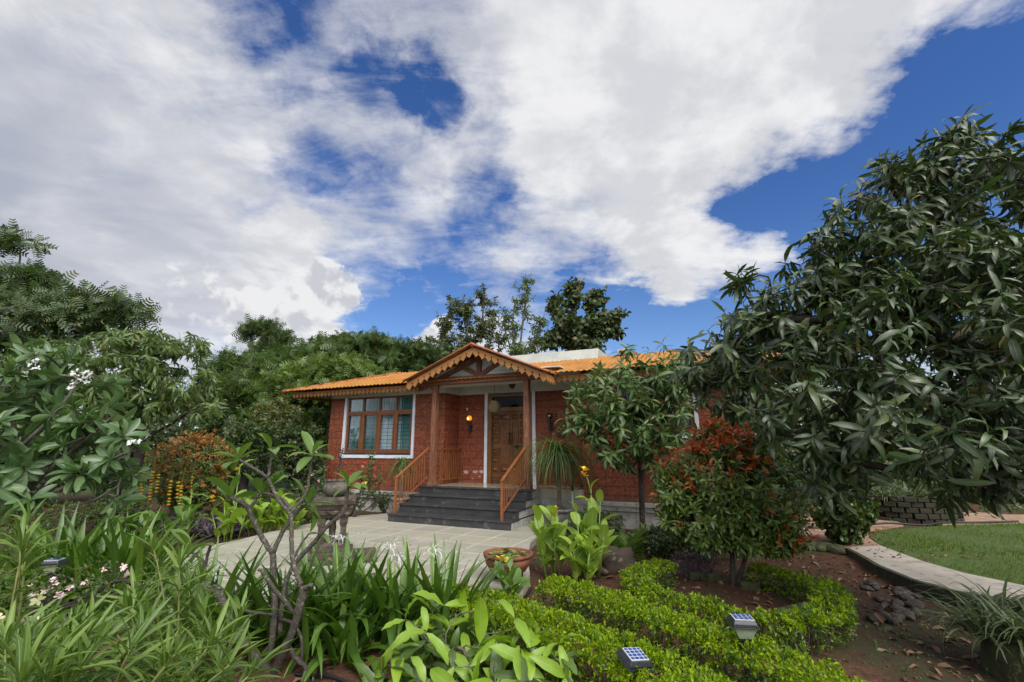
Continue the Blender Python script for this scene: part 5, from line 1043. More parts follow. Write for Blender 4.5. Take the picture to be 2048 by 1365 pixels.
for x, y, dy, n, ax in tipsF:
    P, D, N = whorls(np.array([fp(x, y, dy)]), np.array([ax], float), n, .5, 1.5, .03, .10, .25); Ps.append(P); Ds.append(D); Ns.append(N)
P = np.concatenate(Ps); [leaves('leaf_rosette', T_FRA, a_, b_, c_, rng.uniform(.14, .285, len(a_)), M_FRL, fr_root) for a_, b_, c_ in zip(Ps, Ds, Ns)]
# ---- white flowered frangipani on the left
fl0 = np.array([-5.95, 5.9, -.1]); M_FRL2 = leafmat('frangipani_leaf_grey', [(.028, .070, .036), (.040, .092, .044), (.060, .120, .064), (.088, .152, .092)], .34, .25, vein=(.14, .20, .09), vw=.06, spec=.6, dead=.006)
trunk = [[fl0, at(50, 1050, 6.0), at(40, 980, 6.0), at(30, 900, 6.0), at(25, 800, 6.1)], [at(45, 1010, 6.0), at(120, 980, 5.9), at(200, 930, 5.8), at(270, 900, 5.8)], [at(45, 990, 6.0), at(110, 930, 5.8), at(170, 880, 5.8), at(230, 830, 5.8)], [at(55, 1060, 6.), at(120, 1020, 5.8), at(190, 1000, 5.7), at(240, 970, 5.7)], [at(35, 900, 6.), at(90, 850, 6.), at(140, 790, 6.), at(160, 750, 6.)], [at(30, 880, 6.), at(-60, 820, 6.)]]
lobF = [L_(60, 770, 6., .50), L_(140, 800, 6., .45), L_(40, 860, 5.9, .55), L_(150, 870, 5.8, .50), L_(225, 850, 5.8, .38), L_(235, 900, 5.8, .32), L_(120, 940, 5.8, .5), L_(210, 960, 5.7, .35), L_(20, 960, 5.8, .5), L_(-40, 850, 5.9, .6), L_(100, 740, 6., .3), L_(60, 720, 6.1, .25)]
fr2, tipsW, axW = tree('frangipani_tree', 'leafy frangipani with small white flowers at the left edge', 'frangipani', fl0, trunk, lobF, 112, T_FRA, M_FRL2, 11, (.18, .31), (.55, 1.55), .06, .12, .0085, BK_GREY, power=.36, up=.5, crown='crown', lo=.5)
T_PET = [TPL(.28, .9, .5, 3, .5, .1)]
def flower_head(name, c, n, r, mat, par, size, eye=None):
    Ps, Ds, Ns = [], [], []
    for k in range(n):
        q_ = np.array(c) + rng.normal(0, r, 3); ax = unit(rng.normal(0, .5, (1, 3)) + np.array([[0, -.4, .7]])); P, D, N = whorls(np.array([q_]), ax, 5, 1.05, 1.15, 0, 0, .05); Ps.append(P); Ds.append(D); Ns.append(N)
    P = np.concatenate(Ps); return leaves(name, T_PET, P, np.concatenate(Ds), np.concatenate(Ns), rng.uniform(.8, 1.1, len(P)) * size, mat, par)
for px, py, n in ((68, 728, 5), (150, 745, 6), (172, 752, 6), (180, 760, 4), (152, 775, 3), (284, 884, 3), (60, 742, 3)): flower_head('flower', at(px, py, 5.5), n + 1, .04, M_PETAL, fr2, .042)
# ================================================================== SHRUBS
def sprigs(P, A, n, L, a0=.5, a1=1.35, back=.05, grav=.05): return whorls(P, A, n, a0, a1, back, grav, .2)
def shell(c, r, n, lump=.12, zmin=None, lo=.86, seed=0):
    d_ = unit(rng.normal(size=(n, 3))); k = 1 + lump * (np.sin(d_[:, 0] * 5 + seed) * np.sin(d_[:, 1] * 4 + 1 + seed) + np.sin(d_[:, 2] * 6 + 2 * seed)) * .6
    P = np.array(c) + d_ * np.array(r) * (k * (lo + (1.02 - lo) * rng.random(n)))[:, None]
    if zmin is not None: k2 = P[:, 2] > zmin; P, d_ = P[k2], d_[k2]
    return P, d_
T_TINY = [TPL(.24, .7, .7, 2, .3, .2), TPL(.22, .7, .7, 2, .7, .2)]; T_RED = [TPL(.17, .7, .8, 3, .35, .25), TPL(.16, .7, .8, 3, .8, .2)]
M_REDL = leafmat('young_red_leaf', [(.44, .045, .025), (.50, .095, .025), (.52, .18, .045), (.30, .15, .04)], .38, .3, (1.5, 1.1, .8)); M_REDG = leafmat('green_shrub_leaf', [(.030, .066, .018), (.046, .092, .024), (.070, .125, .032), (.10, .165, .045)], .32, .2, spec=.55)
M_REDO = leafmat('young_copper_leaf', [(.44, .13, .032), (.44, .21, .045), (.32, .21, .05), (.48, .16, .045)], .42, .3, (1.5, 1.1, .8))
def red_shrub(base, parts_, label, redp, n_in, size, stems, rmat):
    root = empty('red_leaf_shrub', base, label, 'shrub', 'red leaved shrubs'); Ps, As = [], []
    for c, r, n in parts_:
        P, A = shell(c, r, n, .14, base[2] + .12, .72, seed=len(Ps)); Ps.append(P); As.append(A)
    P = np.concatenate(Ps); A = unit(np.concatenate(As) + rng.normal(0, .35, P.shape) + np.array([0, 0, .45]))
    red = rng.random(len(P)) < redp(P)
    mb, _ = grow(stems, P[rng.choice(len(P), min(160, len(P)), False)], .0035, sag=.05, rmax=.035); mb.build('stem', BK_DARK, root, True)
    p_, d_, n_ = sprigs(P[~red], A[~red], 9, 0, .6, 1.7, .10); leaves('foliage', T_RED, p_, d_, n_, rng.uniform(*size, len(p_)), M_REDG, root)
    p_, d_, n_ = sprigs(P[red], A[red], 6, 0, .25, 1.0, .04); leaves('young_leaves', T_RED, p_ + A[red].mean(0) * .02, d_, n_, rng.uniform(size[0] * .8, size[1] * .95, len(p_)), rmat, root)
    return root
rb = onsoil(1466, 1172); Yr = rb[1]
c_ = lambda px, py, dy=0: at(px, py, Yr + dy)
def redR(P):                         # young growth grows on the upper left flank and in scattered shoots
    n_ = vnoise(P[:, 0] * 1., P[:, 2] * 1. + P[:, 1], 3.2, 4); top = c_(1440, 850); return np.clip(1.0 - .95 * np.linalg.norm((P - top) / np.array([.75, 1.1, .8]), axis=1), 0, .72) + .22 * (n_ > .52) + .42 * (n_ > .55) * (P[:, 0] < c_(1380, 1000)[0])
red_right = red_shrub(rb, [(c_(1440, 960), (.58, .55, .62), 420), (c_(1400, 1030), (.48, .45, .36), 200), (c_(1520, 990), (.58, .55, .55), 300), (c_(1440, 885), (.36, .36, .30), 150), (c_(1350, 985), (.26, .3, .34), 110), (c_(1400, 1065), (.34, .34, .20), 120), (c_(1480, 1075), (.36, .34, .18), 130), (c_(1550, 1085), (.30, .3, .16), 90), (c_(1560, 1060), (.36, .36, .24), 110), (c_(1500, 890), (.36, .36, .3), 110)],
    'tall egg shaped shrub with red young leaves inside the low ring hedge', redR, 0, (.065, .115), [[rb, c_(1465, 1120), c_(1460, 1060), c_(1450, 980), c_(1445, 900)], [rb + np.array([.05, .02, 0]), c_(1490, 1120), c_(1510, 1050), c_(1530, 980)], [c_(1466, 1110), c_(1420, 1070), c_(1390, 1020)]], M_REDL)
lb = np.array([-8.0, 11.6, -.1]); Yl = 11.3
red_shrub(lb, [(at(388, 930, Yl), (.86, .8, .82), 900), (at(380, 985, Yl), (.72, .6, .45), 300)], 'round clipped shrub with copper red tips behind the left cannas', lambda P: np.clip(.48 + .45 * (P[:, 2] - at(388, 940, Yl)[2]), .12, .8), 0, (.07, .12), [[lb, at(375, 1000, Yl), at(385, 940, Yl)]], M_REDO)
rs = at(505, 895, 14.2); bush('clipped_shrub', 'dense dark round clipped shrub between red shrub and house', 'shrub', rs, (1.02, .9, 1.0), 620, T_SM, greens('clip_leaf', (.032, .066, .018), .2), 12, (.07, .12))
hb = at(600, 925, 12.8); hib = bush('hibiscus_bush', 'dark hibiscus bush with small pink flowers left of the house corner', 'bush', hb, (.72, .6, 1.1), 420, T_SM, M_B1, 12, (.07, .13))
M_PINK = leafmat('pink_petal', [(.72, .16, .30), (.78, .28, .38), (.74, .36, .44)], .5, .3, (1.1, .9, 1)); M_PPINK = leafmat('pale_pink_petal', [(.78, .60, .60), (.80, .70, .69), (.76, .46, .48)], .5, .3, (1.1, 1, 1))
hr = hib[0]
for px, py in ((591, 908), (618, 921), (605, 932), (624, 950), (638, 962), (612, 975), (590, 940), (632, 905), (650, 935)): flower_head('flower', at(px, py, 11.9), 1, .0, M_PINK, hr, .055)
# slim rose bush with red flowers by the window
qb = np.array([-3.6, 10.85, -.05]); Yq = 10.9
ros, tq, aq = tree('rose_bush', 'thin rose bush with red flowers under the house window', 'rose', qb, [[qb, at(735, 1000, Yq), at(742, 950, Yq), at(745, 915, Yq)], [qb, at(720, 990, Yq), at(722, 950, Yq)], [qb, at(760, 1000, Yq), at(755, 955, Yq)]], [L_(740, 945, Yq, .22, .5), L_(745, 915, Yq, .12, .25), L_(725, 970, Yq, .25, .3), L_(760, 960, Yq, .18, .3)], 95, T_TINY, greens('rose_leaf', (.04, .085, .025), .25), 7, (.045, .08), (.5, 1.5), .1, .2, .003, crown='foliage', stem='stem', up=.3, lo=.1)
M_RED = leafmat('red_petal', [(.45, .012, .012), (.55, .02, .015)], .5, .2, (1.1, .8, .8))
for px, py, mt in ((727, 927, M_RED), (753, 938, M_RED), (735, 950, M_RED), (756, 968, M_RED), (727, 968, M_ORA), (749, 953, M_RED), (718, 962, M_RED), (732, 968, M_YEL), (735, 916, M_PINK), (724, 933, M_PINK)): flower_head('flower', at(px, py, Yq - .25), 3 if mt in (M_RED, M_ORA) else 1, .012, mt, ros, .045)
for k, (px, w_) in enumerate(((700, .5), (760, .6), (690, .35))):
    bb = gr(px, 1030, -.05); bush('garden_shrub', ['thin leggy shrub between pedestal and rose bush', 'thin leggy shrub along the plinth left of the steps', 'low thin shrub right behind the pedestal'][k], 'shrub', bb + np.array([0, 0, .32]), (w_ * .8, .35, .30), 90, T_TINY, M_B2, 9, (.035, .06), lo=.2)
for px, py, Y, rx, rz, lab in [(640, 1000, 10.5, .6, .35, 'low bush with small bright leaves behind the pedestal'), (560, 1010, 11.0, .7, .4, 'low bush with small bright leaves left of the pedestal'), (480, 1010, 12, .8, .35, 'low light green bush at the foot of the red leaved shrub'), (230, 1020, 9.5, .7, .3, 'low dark bush behind the left lily patch')]:
    bush('low_bush', lab, 'bush', at(px, py, Y) , (rx, .5, rz), 200, T_TINY, M_B2, 10, (.045, .075), 'low bushes behind the left bed')
# foot plants under the young mango tree
for px, py, Y, rx, rz, lab in [(1190, 1045, 7.8, .45, .25, 'dark low bush behind the tall cannas'), (1320, 1080, 7.6, .45, .22, 'dark low bush behind the red leaved shrub'), (1400, 1090, 7.4, .4, .2, 'dark low bush at the back of the ring bed')]:
    bush('low_bush', lab, 'bush', at(px, py, Y), (rx, .35, rz), 150, T_TINY, M_B1, 9, (.05, .085), 'dark low bushes before the brick wall')
# creeper covered stump
sb_ = onsoil(1690, 1095); Ys = sb_[1]; ck = at(1685, 1030, Ys)
root = empty('creeper_stump', sb_, 'tree stump wrapped in heart leaved creeper beside the stone path', 'creeper'); mb = MB(); mb.tube([sb_, at(1685, 1040, Ys), at(1690, 960, Ys), at(1700, 900, Ys)], [.14, .12, .09, .06], 9); mb.build('stump', BK_DARK, root, True)
P, A = shell(ck, (.52, .48, .50), 520, .16, sb_[2] + .04, .75); P2, A2 = shell(at(1690, 965, Ys), (.34, .32, .36), 220, .15, None, .7); P = np.concatenate([P, P2]); A = np.concatenate([A, A2])
zz = (P[:, 2] - sb_[2]); P[:, :2] = sb_[:2] + (P[:, :2] - sb_[:2]) * np.clip(.45 + zz * .9, .45, 1)[:, None]
p_, d_, n_ = sprigs(P, unit(A + np.array([0, 0, -.3])), 6, 0, .5, 1.5, .06, .5); leaves('creeper', [TPL(.36, .45, .8, 4, .5, .12), TPL(.33, .45, .8, 4, .9, .12)], p_, d_, A[np.minimum(np.arange(len(p_)) // 6, len(A) - 1)] + n_ * .3, rng.uniform(.06, .105, len(p_)), leafmat('heart_leaf', [(.018, .040, .014), (.028, .058, .018), (.045, .085, .026), (.08, .13, .045)], .32, .15, spec=.6), root)
# ---- hedges
M_HOLD = leafmat('hedge_leaf_old', [(.024, .058, .012), (.038, .085, .016), (.055, .11, .020)], .4, .2); M_HNEW = leafmat('hedge_leaf_new', [(.078, .155, .003), (.102, .185, .003), (.130, .215, .004), (.165, .24, .008)], .55, .32, None, None, .09, .25); M_TWIG = bark('hedge_twig', (.075, .055, .035), (.04, .03, .02))
def hedge(name, label, line, wd, ht, dens, size=(.022, .036), newp=.75, gap=None, closed=False):
    line = [np.array(p_, float) for p_ in line]; root = empty(name, (*line[0][:2], -.1), label, 'hedge', 'low clipped hedges'); P, A, Tp = [], [], []; mb = MB()
    seg = list(zip(line[:-1], line[1:])) + ([(line[-1], line[0])] if closed else [])
    for a, b in seg:
        L = np.linalg.norm(b - a); t_ = (b - a) / L; nn = np.array([-t_[1], t_[0]]); n = int(L * dens * (wd + 1.6 * ht))
        s = rng.random(n) * L; per_ = rng.random(n) * (wd + 1.6 * ht); top = (per_ > .8 * ht) & (per_ < .8 * ht + wd)
        off = np.where(top, per_ - .8 * ht - wd / 2, np.where(per_ <= .8 * ht, -wd / 2, wd / 2)); hh_ = np.where(top, ht, np.where(per_ <= .8 * ht, .15 * ht + per_ * 1.05, .15 * ht + (per_ - .8 * ht - wd) * 1.05))
        px_ = a[0] + t_[0] * s + nn[0] * off; py_ = a[1] + t_[1] * s + nn[1] * off; lump = (vnoise(px_, py_, 5., 12) - .5) * .045 + (vnoise(px_, py_, 13., 13) - .5) * .03
        corner = np.maximum(0, np.abs(off) / (wd / 2) - .55) * top * .08
        z_ = zs_(a[0], a[1]) + hh_ + lump * (hh_ / ht) - corner + rng.normal(0, .012, n); q_ = np.stack([px_ + rng.normal(0, .015, n), py_ + rng.normal(0, .015, n), z_], 1)
        ax = np.where(top[:, None], np.array([0, 0, 1.]), np.sign(off)[:, None] * np.array([nn[0], nn[1], .55])) + rng.normal(0, .4, (n, 3)); P.append(q_); A.append(ax); Tp.append(top | (hh_ > ht * .82))
        for k in range(int(L / .075)):
            s0 = u_(0, L); o0 = u_(-wd * .25, wd * .25); g = np.array([*(a[:2] + t_[:2] * s0 + nn[:2] * o0), zs_(a[0], a[1]) - .03])
            for _ in range(3): e = g + np.array([u_(-.13, .13), u_(-.13, .13), u_(.55, .95) * ht]); mb.tube([g, g * .5 + e * .5 + rng.normal(0, .02, 3), e], [.005, .004, .0025], 4, False)
    P = np.concatenate(P); A = unit(np.concatenate(A)); Tp = np.concatenate(Tp); bare = ~Tp & (rng.random(len(P)) < .3); P, A, Tp = P[~bare], A[~bare], Tp[~bare]
    mb.build('stem', M_TWIG, root, True); new = rng.random(len(P)) < np.where(Tp, newp, newp * .35)
    p_, d_, n_ = sprigs(P[~new], A[~new], 8, 0, .4, 1.6, .05); leaves('foliage', T_TINY, p_, d_, n_, rng.uniform(*size, len(p_)), M_HOLD, root)
    p_, d_, n_ = sprigs(P[new], A[new], 8, 0, .3, 1.25, .045); leaves('new_growth', T_TINY, p_, d_, n_, rng.uniform(size[0], size[1] * 1.1, len(p_)), M_HNEW, root); return root
hz = .22; T_ = lambda px, py: gr(px, py, hz)[:2]
hedge('hedge', 'bright yellow green clipped hedge nearest the camera, with the tilted solar lamp in it', [T_(868, 1195), T_(940, 1195), T_(1040, 1225), T_(1130, 1262), T_(1240, 1305), T_(1350, 1350), T_(1460, 1400), T_(1600, 1470)], .42, .36, 1350, (.020, .034), .85)
hedge('hedge', 'bright clipped hedge in the middle running from the bowl to the lower right', [T_(1090, 1163), T_(1170, 1180), T_(1280, 1210), T_(1390, 1248), T_(1490, 1285), T_(1600, 1330), T_(1720, 1385)], .34, .33, 1350, (.020, .034), .85)
hedge('ring_hedge', 'low clipped hedge curving round the red leaved shrub', [T_(1330, 1112), T_(1285, 1124), T_(1268, 1142), T_(1285, 1160), T_(1350, 1182), T_(1430, 1203), T_(1510, 1220), T_(1590, 1222), T_(1650, 1205), T_(1668, 1180), T_(1640, 1150), T_(1590, 1128), T_(1500, 1110)], .26, .27, 1150, (.022, .036), .65)
# small mossy wall stub under the end of the ring hedge
mw = MB(); q0, q1 = gr(1700, 1225, -.15), gr(1560, 1265, -.15)
for k in range(7):
    a = q0 + (q1 - q0) * k / 7; b = q0 + (q1 - q0) * (k + .94) / 7; mw.bar(np.array([a[0], a[1] - .02, -.08]) , np.array([b[0], b[1] - .02, -.08]), .12, .24)
wr = empty('mossy_edging', q0, 'mossy stone edging below the right end of the ring hedge', 'edging'); mw.build('edging_stones', m_moss, wr, bevel=.02)
# mossy bricks round the red shrub
for k, (px, py) in enumerate(((1395, 1160), (1430, 1163), (1490, 1168), (1525, 1172), (1555, 1178), (1500, 1178))):
    g = onsoil(px, py); mb = MB(); mb.box(-.105, .105, -.05, .05, 0, .10); o_ = empty('edging_brick', g, 'mossy brick laid on the soil round the foot of the red leaved shrub', 'brick', 'mossy bricks round the red leaved shrub', rz=u_(-.5, .3)); mb.build('brick_body', m_moss, o_, local=True, bevel=.015)
# ---- purple ground cover and low weeds (uncountable)
def cover(name, label, poly, n, tpl, mat, size, cnt, h=.0, axz=1.):
    poly = np.array(poly); q_ = rng.uniform(poly.min(0), poly.max(0), (n * 3, 2)); q_ = q_[inpoly(q_, poly)][:n]; P = np.stack([q_[:, 0], q_[:, 1], soil_z(q_[:, 0], q_[:, 1]) + h * rng.random(len(q_))], 1)
    A = unit(rng.normal(0, .4, P.shape) + np.array([0, 0, axz])); p_, d_, n_ = whorls(P, A, cnt, .3, 1.5, .03, .05); return tag(leaves(name, tpl, p_, d_, n_, rng.uniform(*size, len(p_)), mat, None), label, 'ground cover', kind='stuff')
M_PURP = leafmat('purple_leaf', [(.050, .022, .048), (.085, .045, .075), (.06, .055, .06), (.11, .10, .11)], .5, .15, (1.3, .9, 1.2)); T_SW = [TPL(.12, .5, .8, 3, .5, .3), TPL(.12, .5, .8, 3, .2, .3)]
cover('purple_ground_cover', 'purple spear leaved ground cover in the left bed', [(-8.0, 9.2), (-5.2, 8.9), (-5.2, 10.2), (-6.5, 11.2), (-8.6, 11.0)], 520, T_SW, M_PURP, (.14, .24), 9, .05)
cover('purple_ground_cover', 'small purple leaved plants inside the ring hedge', [gr(1300, 1150, -.1)[:2], gr(1370, 1120, -.1)[:2], gr(1430, 1125, -.1)[:2], gr(1420, 1165, -.1)[:2]], 170, T_TINY, M_PURP, (.03, .05), 8, .18)
cover('ground_weeds', 'small green weeds on the shaded soil', [(2.4, 2.6), (3.5, 2.6), (4.7, 4.4), (4.6, 5.6), (3.3, 4.9), (2.7, 3.6)], 330, T_TINY, M_B2, (.012, .034), 5, .02)
cover('ground_weeds', 'low green cover along the back edge of the paving', [(-4.9, 9.6), (-4.1, 10.5), (-3.4, 11.5), (-5.2, 11.8), (-7.5, 12.3), (-8., 9.0), (-6.2, 9.2)], 900, T_TINY, M_B2, (.04, .08), 7, .12)
cover('ground_weeds', 'low cover under the left shrubs and bushes', [(-14, 7.0), (-6.2, 6.4), (-5.3, 7.2), (-6.0, 8.4), (-8.5, 9.2), (-9, 12.5), (-16, 15)], 1700, T_TINY, M_B2, (.05, .11), 7, .15)
cover('ground_weeds', 'low cover round the young mango tree', [(1.0, 7.3), (3.4, 7.2), (3.4, 8.7), (1.6, 9.4), (.9, 9.0)], 420, T_TINY, M_B1, (.04, .07), 7, .12)
cover('ground_weeds', 'weeds on the red soil beyond the lawn', [(7.2, 10.2), (9.2, 10.3), (13, 12.2), (20, 12.2), (20, 19), (7.0, 19.), (8.6, 11.8)], 1500, T_TINY, M_B2, (.04, .11), 6, .05)
# ---- lawn grass
lp_ = np.array(LAWN); n = 52000; q_ = rng.uniform(lp_.min(0), lp_.max(0), (n * 2, 2)); q_ = q_[inpoly(q_, LAWN)]; keep = rng.random(len(q_)) < np.clip(1.6 - .10 * q_[:, 1] - .03 * (q_[:, 0] - 6), .15, 1); q_ = q_[keep][:n]
patchy = vnoise(q_[:, 0], q_[:, 1], 1.4, 21); P = np.stack([q_[:, 0], q_[:, 1], np.full(len(q_), -.062)], 1); D = rng.normal(0, .45, P.shape); D[:, 2] = 1; N = rng.normal(size=P.shape)
tag(leaves('lawn_grass', [TPL(.07, .4, .8, 2, .6, .1, 1), TPL(.06, .4, .8, 2, 1.1, .1, 1)], P, D, N, rng.uniform(.03, .055, len(P)) * (.7 + .9 * patchy), leafmat('grass_blade', [(.030, .070, .010), (.044, .092, .014), (.060, .112, .012), (.072, .12, .016)], .7, .3, None, None, .09, .1), None), 'short green lawn grass', 'lawn', kind='stuff')
# ---- fallen leaves, twigs and crumbs of soil
n = 2600; q_ = np.stack([rng.uniform(-3.2, 5.0, n), rng.uniform(2.4, 7.9, n)], 1); dens_ = np.where(q_[:, 0] > 2.4, 1., .22); dens_ = np.where((q_[:, 0] > 3.0) & (np.abs(q_[:, 1] - 5.8) < 1.4), 1., dens_ * .75); q_ = q_[(rng.random(n) < dens_) & ~inpoly(q_, PAVE)]
P = np.stack([q_[:, 0], q_[:, 1], soil_z(q_[:, 0], q_[:, 1]) + .012], 1); D = rng.normal(0, 1, P.shape); D[:, 2] *= .12; N = rng.normal(0, .25, P.shape) + np.array([0, 0, 1])
tag(leaves('fallen_leaves', [TPL(.20, .7, .9, 3, .8, .4), TPL(.14, .8, .9, 3, 1.6, .5), TPL(.03, .3, .3, 2, .3, .1)], P, D, N, rng.uniform(.05, .15, len(P)), leafmat('dry_leaf', [(.09, .045, .022), (.16, .085, .045), (.24, .15, .09), (.11, .04, .02), (.30, .22, .15)], .75, .05), None), 'dry brown leaves fallen on the red soil', 'leaf litter', kind='stuff')
n = 260; q_ = np.stack([rng.uniform(5.0, 7.2, n), rng.uniform(7.0, 10.6, n)], 1); P = np.stack([q_[:, 0], q_[:, 1], np.full(n, -.045)], 1); D = rng.normal(0, 1, P.shape); D[:, 2] *= .1; N = rng.normal(0, .25, P.shape) + np.array([0, 0, 1])
tag(leaves('fallen_leaves', [TPL(.20, .7, .9, 3, .8, .4)], P, D, N, rng.uniform(.03, .08, n), leafmat('dry_leaf_red', [(.14, .055, .03), (.22, .11, .06)], .75, .05), None), 'dry leaves fallen on the path near the stump', 'leaf litter', kind='stuff')
n = 90; q_ = np.stack([rng.uniform(-4.4, .1, n), rng.uniform(5.3, 9.4, n)], 1); q_ = q_[inpoly(q_, PAVE)]; P = np.stack([q_[:, 0], q_[:, 1], np.full(len(q_), .006)], 1); D = rng.normal(0, 1, P.shape); D[:, 2] *= .1; N = rng.normal(0, .2, P.shape) + np.array([0, 0, 1])
tag(leaves('fallen_leaves', [TPL(.20, .7, .9, 3, .8, .4)], P, D, N, rng.uniform(.015, .05, len(P)), leafmat('dry_leaf_dark', [(.10, .05, .03), (.17, .10, .05)], .75, .05), None), 'few small dry leaves fallen on the paving', 'leaf litter', kind='stuff')
mb = MB(); n = 1100
for k in range(n):
    x, y = u_(-3.0, 4.8), u_(2.7, 7.6); 
    if inpoly(np.array([[x, y]]), PAVE)[0]: continue
    r_ = u_(.006, .020); mb.ball((x, y, zs_(x, y) + r_ * .3), r_, 5, 4, (u_(.8, 1.3), u_(.8, 1.3), u_(.6, 1)))
tag(mb.build('soil_clods', surf('clod', (.11, .05, .027), (.055, .026, .015), 30., .95, .6, .01)), 'small red clods of soil in the beds', 'soil', kind='stuff')
# ---- oleanders in the left foreground
M_OLE = leafmat('oleander_leaf', [(.036, .080, .016), (.052, .105, .020), (.070, .132, .024), (.10, .17, .036)], .45, .28, vein=(.17, .26, .09), vw=.10); T_OLE = [TPL(.046, .7, .8, 6, .45, .25), TPL(.042, .7, .8, 6, .9, .25), TPL(.050, .7, .8, 6, .2, .3)]
def oleander(base, stems, label, size=(.12, .22), lf=26):
    base = np.array(base, float); root = empty('oleander', base, label, 'oleander', 'narrow leaved oleanders in the left foreground'); mb = MB(); Ps, Ds, Ns = [], [], []
    for e in stems:
        e = np.array(e, float); b = base + np.array([u_(-.12, .12), u_(-.08, .08), 0]); m_ = b * .45 + e * .55 + np.array([0, 0, .12]) + rng.normal(0, .04, 3); ts = np.linspace(0, 1, 9)[:, None]; c = b * (1 - ts) ** 2 + m_ * 2 * ts * (1 - ts) + e * ts ** 2; mb.tube(c, np.linspace(.012, .0035, 9), 6)
        k = np.linspace(.30, 1., lf // 3 + 1); ii_ = k * 8; i0 = np.minimum(ii_.astype(int), 7); p_ = c[i0] + (c[i0 + 1] - c[i0]) * (ii_ - i0)[:, None]; ax = unit(c[i0 + 1] - c[i0] + np.array([0, 0, .02]))
        P, D, N = whorls(p_, ax, 3, .65, 1.05, .0, .18, .2); Ps.append(P); Ds.append(D); Ns.append(N); P, D, N = whorls(e[None], ax[-1:], 8, .15, .9, .03, .05, .2); Ps.append(P); Ds.append(D); Ns.append(N)
    P = np.concatenate(Ps); mb.build('stem', leafmat('oleander_stem', [(.11, .15, .05), (.09, .10, .05)], .6, .05), root, True); leaves('foliage', T_OLE, P, np.concatenate(Ds), np.concatenate(Ns), rng.uniform(*size, len(P)), M_OLE, root); return root
ol = [((-2.55, 2.55, -.1), [(60, 1040, 2.7), (20, 1110, 2.5), (-20, 1160, 2.5), (-40, 1060, 2.6), (150, 1280, 2.4), (60, 1290, 2.3), (0, 1260, 2.3), (190, 1310, 2.3)], 'oleander at the left edge of the frame, tallest of its row'),
      ((-1.95, 2.95, -.1), [(300, 1100, 3.1), (340, 1130, 3.0), (290, 1200, 2.9), (250, 1230, 2.8), (360, 1190, 3.0), (310, 1240, 2.8), (330, 1150, 3.2), (400, 1170, 3.1)], 'oleander whose shoots stand before the pale paving'),
      ((-1.5, 2.75, -.1), [(430, 1210, 2.9), (400, 1250, 2.7), (470, 1260, 2.8), (350, 1290, 2.6), (440, 1310, 2.6), (300, 1330, 2.5), (410, 1340, 2.5)], 'oleander leaning towards the pruned frangipani'),
      ((-2.05, 2.35, -.1), [(220, 1280, 2.4), (260, 1290, 2.4), (140, 1310, 2.2), (230, 1330, 2.2), (330, 1340, 2.3), (60, 1310, 2.1), (180, 1365, 2.1), (100, 1360, 2.0)], 'low oleander along the bottom left of the frame')]
for b, st_, lab in ol:
    mult = [at(x + u_(-22, 22), y + u_(-15, 30), Y + u_(-.12, .12)) for x, y, Y in st_ for _ in range(1 + (rng.random() < .45))]
    oleander(np.array([b[0], b[1], zs_(b[0], b[1]) - .02]), mult, lab)
oleander(gxy(-1.75, 1.75), [at(x, y, Y) for x, y, Y in ((60, 1320, 2.0), (120, 1300, 2.0), (10, 1300, 1.95), (160, 1340, 1.95), (40, 1365, 1.8), (90, 1360, 1.85))], 'oleander at the very bottom left corner of the frame')
oleander(gxy(-1.75, 2.05), [at(x, y, Y) for x, y, Y in ((420, 1290, 2.25), (350, 1310, 2.2), (460, 1330, 2.3), (500, 1350, 2.35), (260, 1300, 2.1))], 'oleander with few shoots at the bottom edge left of the bare trunk')
# pink roses
pb = gxy(-3.0, 3.7); pr2, tr2, ar2 = tree('rose_bush', 'low rose bush with pale pink flowers in the left foreground', 'rose', pb, [[pb, pb + np.array([.1, 0, .2])], [pb, pb + np.array([-.4, .1, .2])], [pb, pb + np.array([.4, .0, .2])]], [L_(110, 1185, 3.5, .35, .16), L_(200, 1160, 3.6, .35, .16), L_(50, 1190, 3.4, .3, .16), L_(270, 1180, 3.4, .3, .14)], 110, T_TINY, M_B2, 8, (.025, .05), (.5, 1.5), .08, .15, .002, crown='foliage', stem='stem', lo=.1, up=.4)
for px, py, s in ((106, 1163, 5), (97, 1181, 5), (62, 1190, 4), (120, 1190, 4), (210, 1142, 4), (245, 1137, 4), (255, 1147, 3), (139, 1176, 3), (75, 1238, 3), (60, 1176, 3), (173, 1163, 2), (55, 1238, 2)): flower_head('flower', at(px, py, 3.3), max(2, s - 1), .010, M_PPINK, pr2, .025)
# pale yellow trumpet blooms on the left edge
ob0 = [o_ for o_ in C.objects if o_.name.startswith('oleander') and o_.get('category')][0]
M_PALEY = leafmat('pale_yellow_petal', [(.72, .70, .38), (.76, .74, .45)], .5, .3, (1, 1, .7))
for px, py, Y in ((74, 1195, 2.6), (8, 1285, 2.3), (2, 1240, 2.4)): flower_head('flower', at(px, py, Y), 3, .012, M_PALEY, ob0, .035)
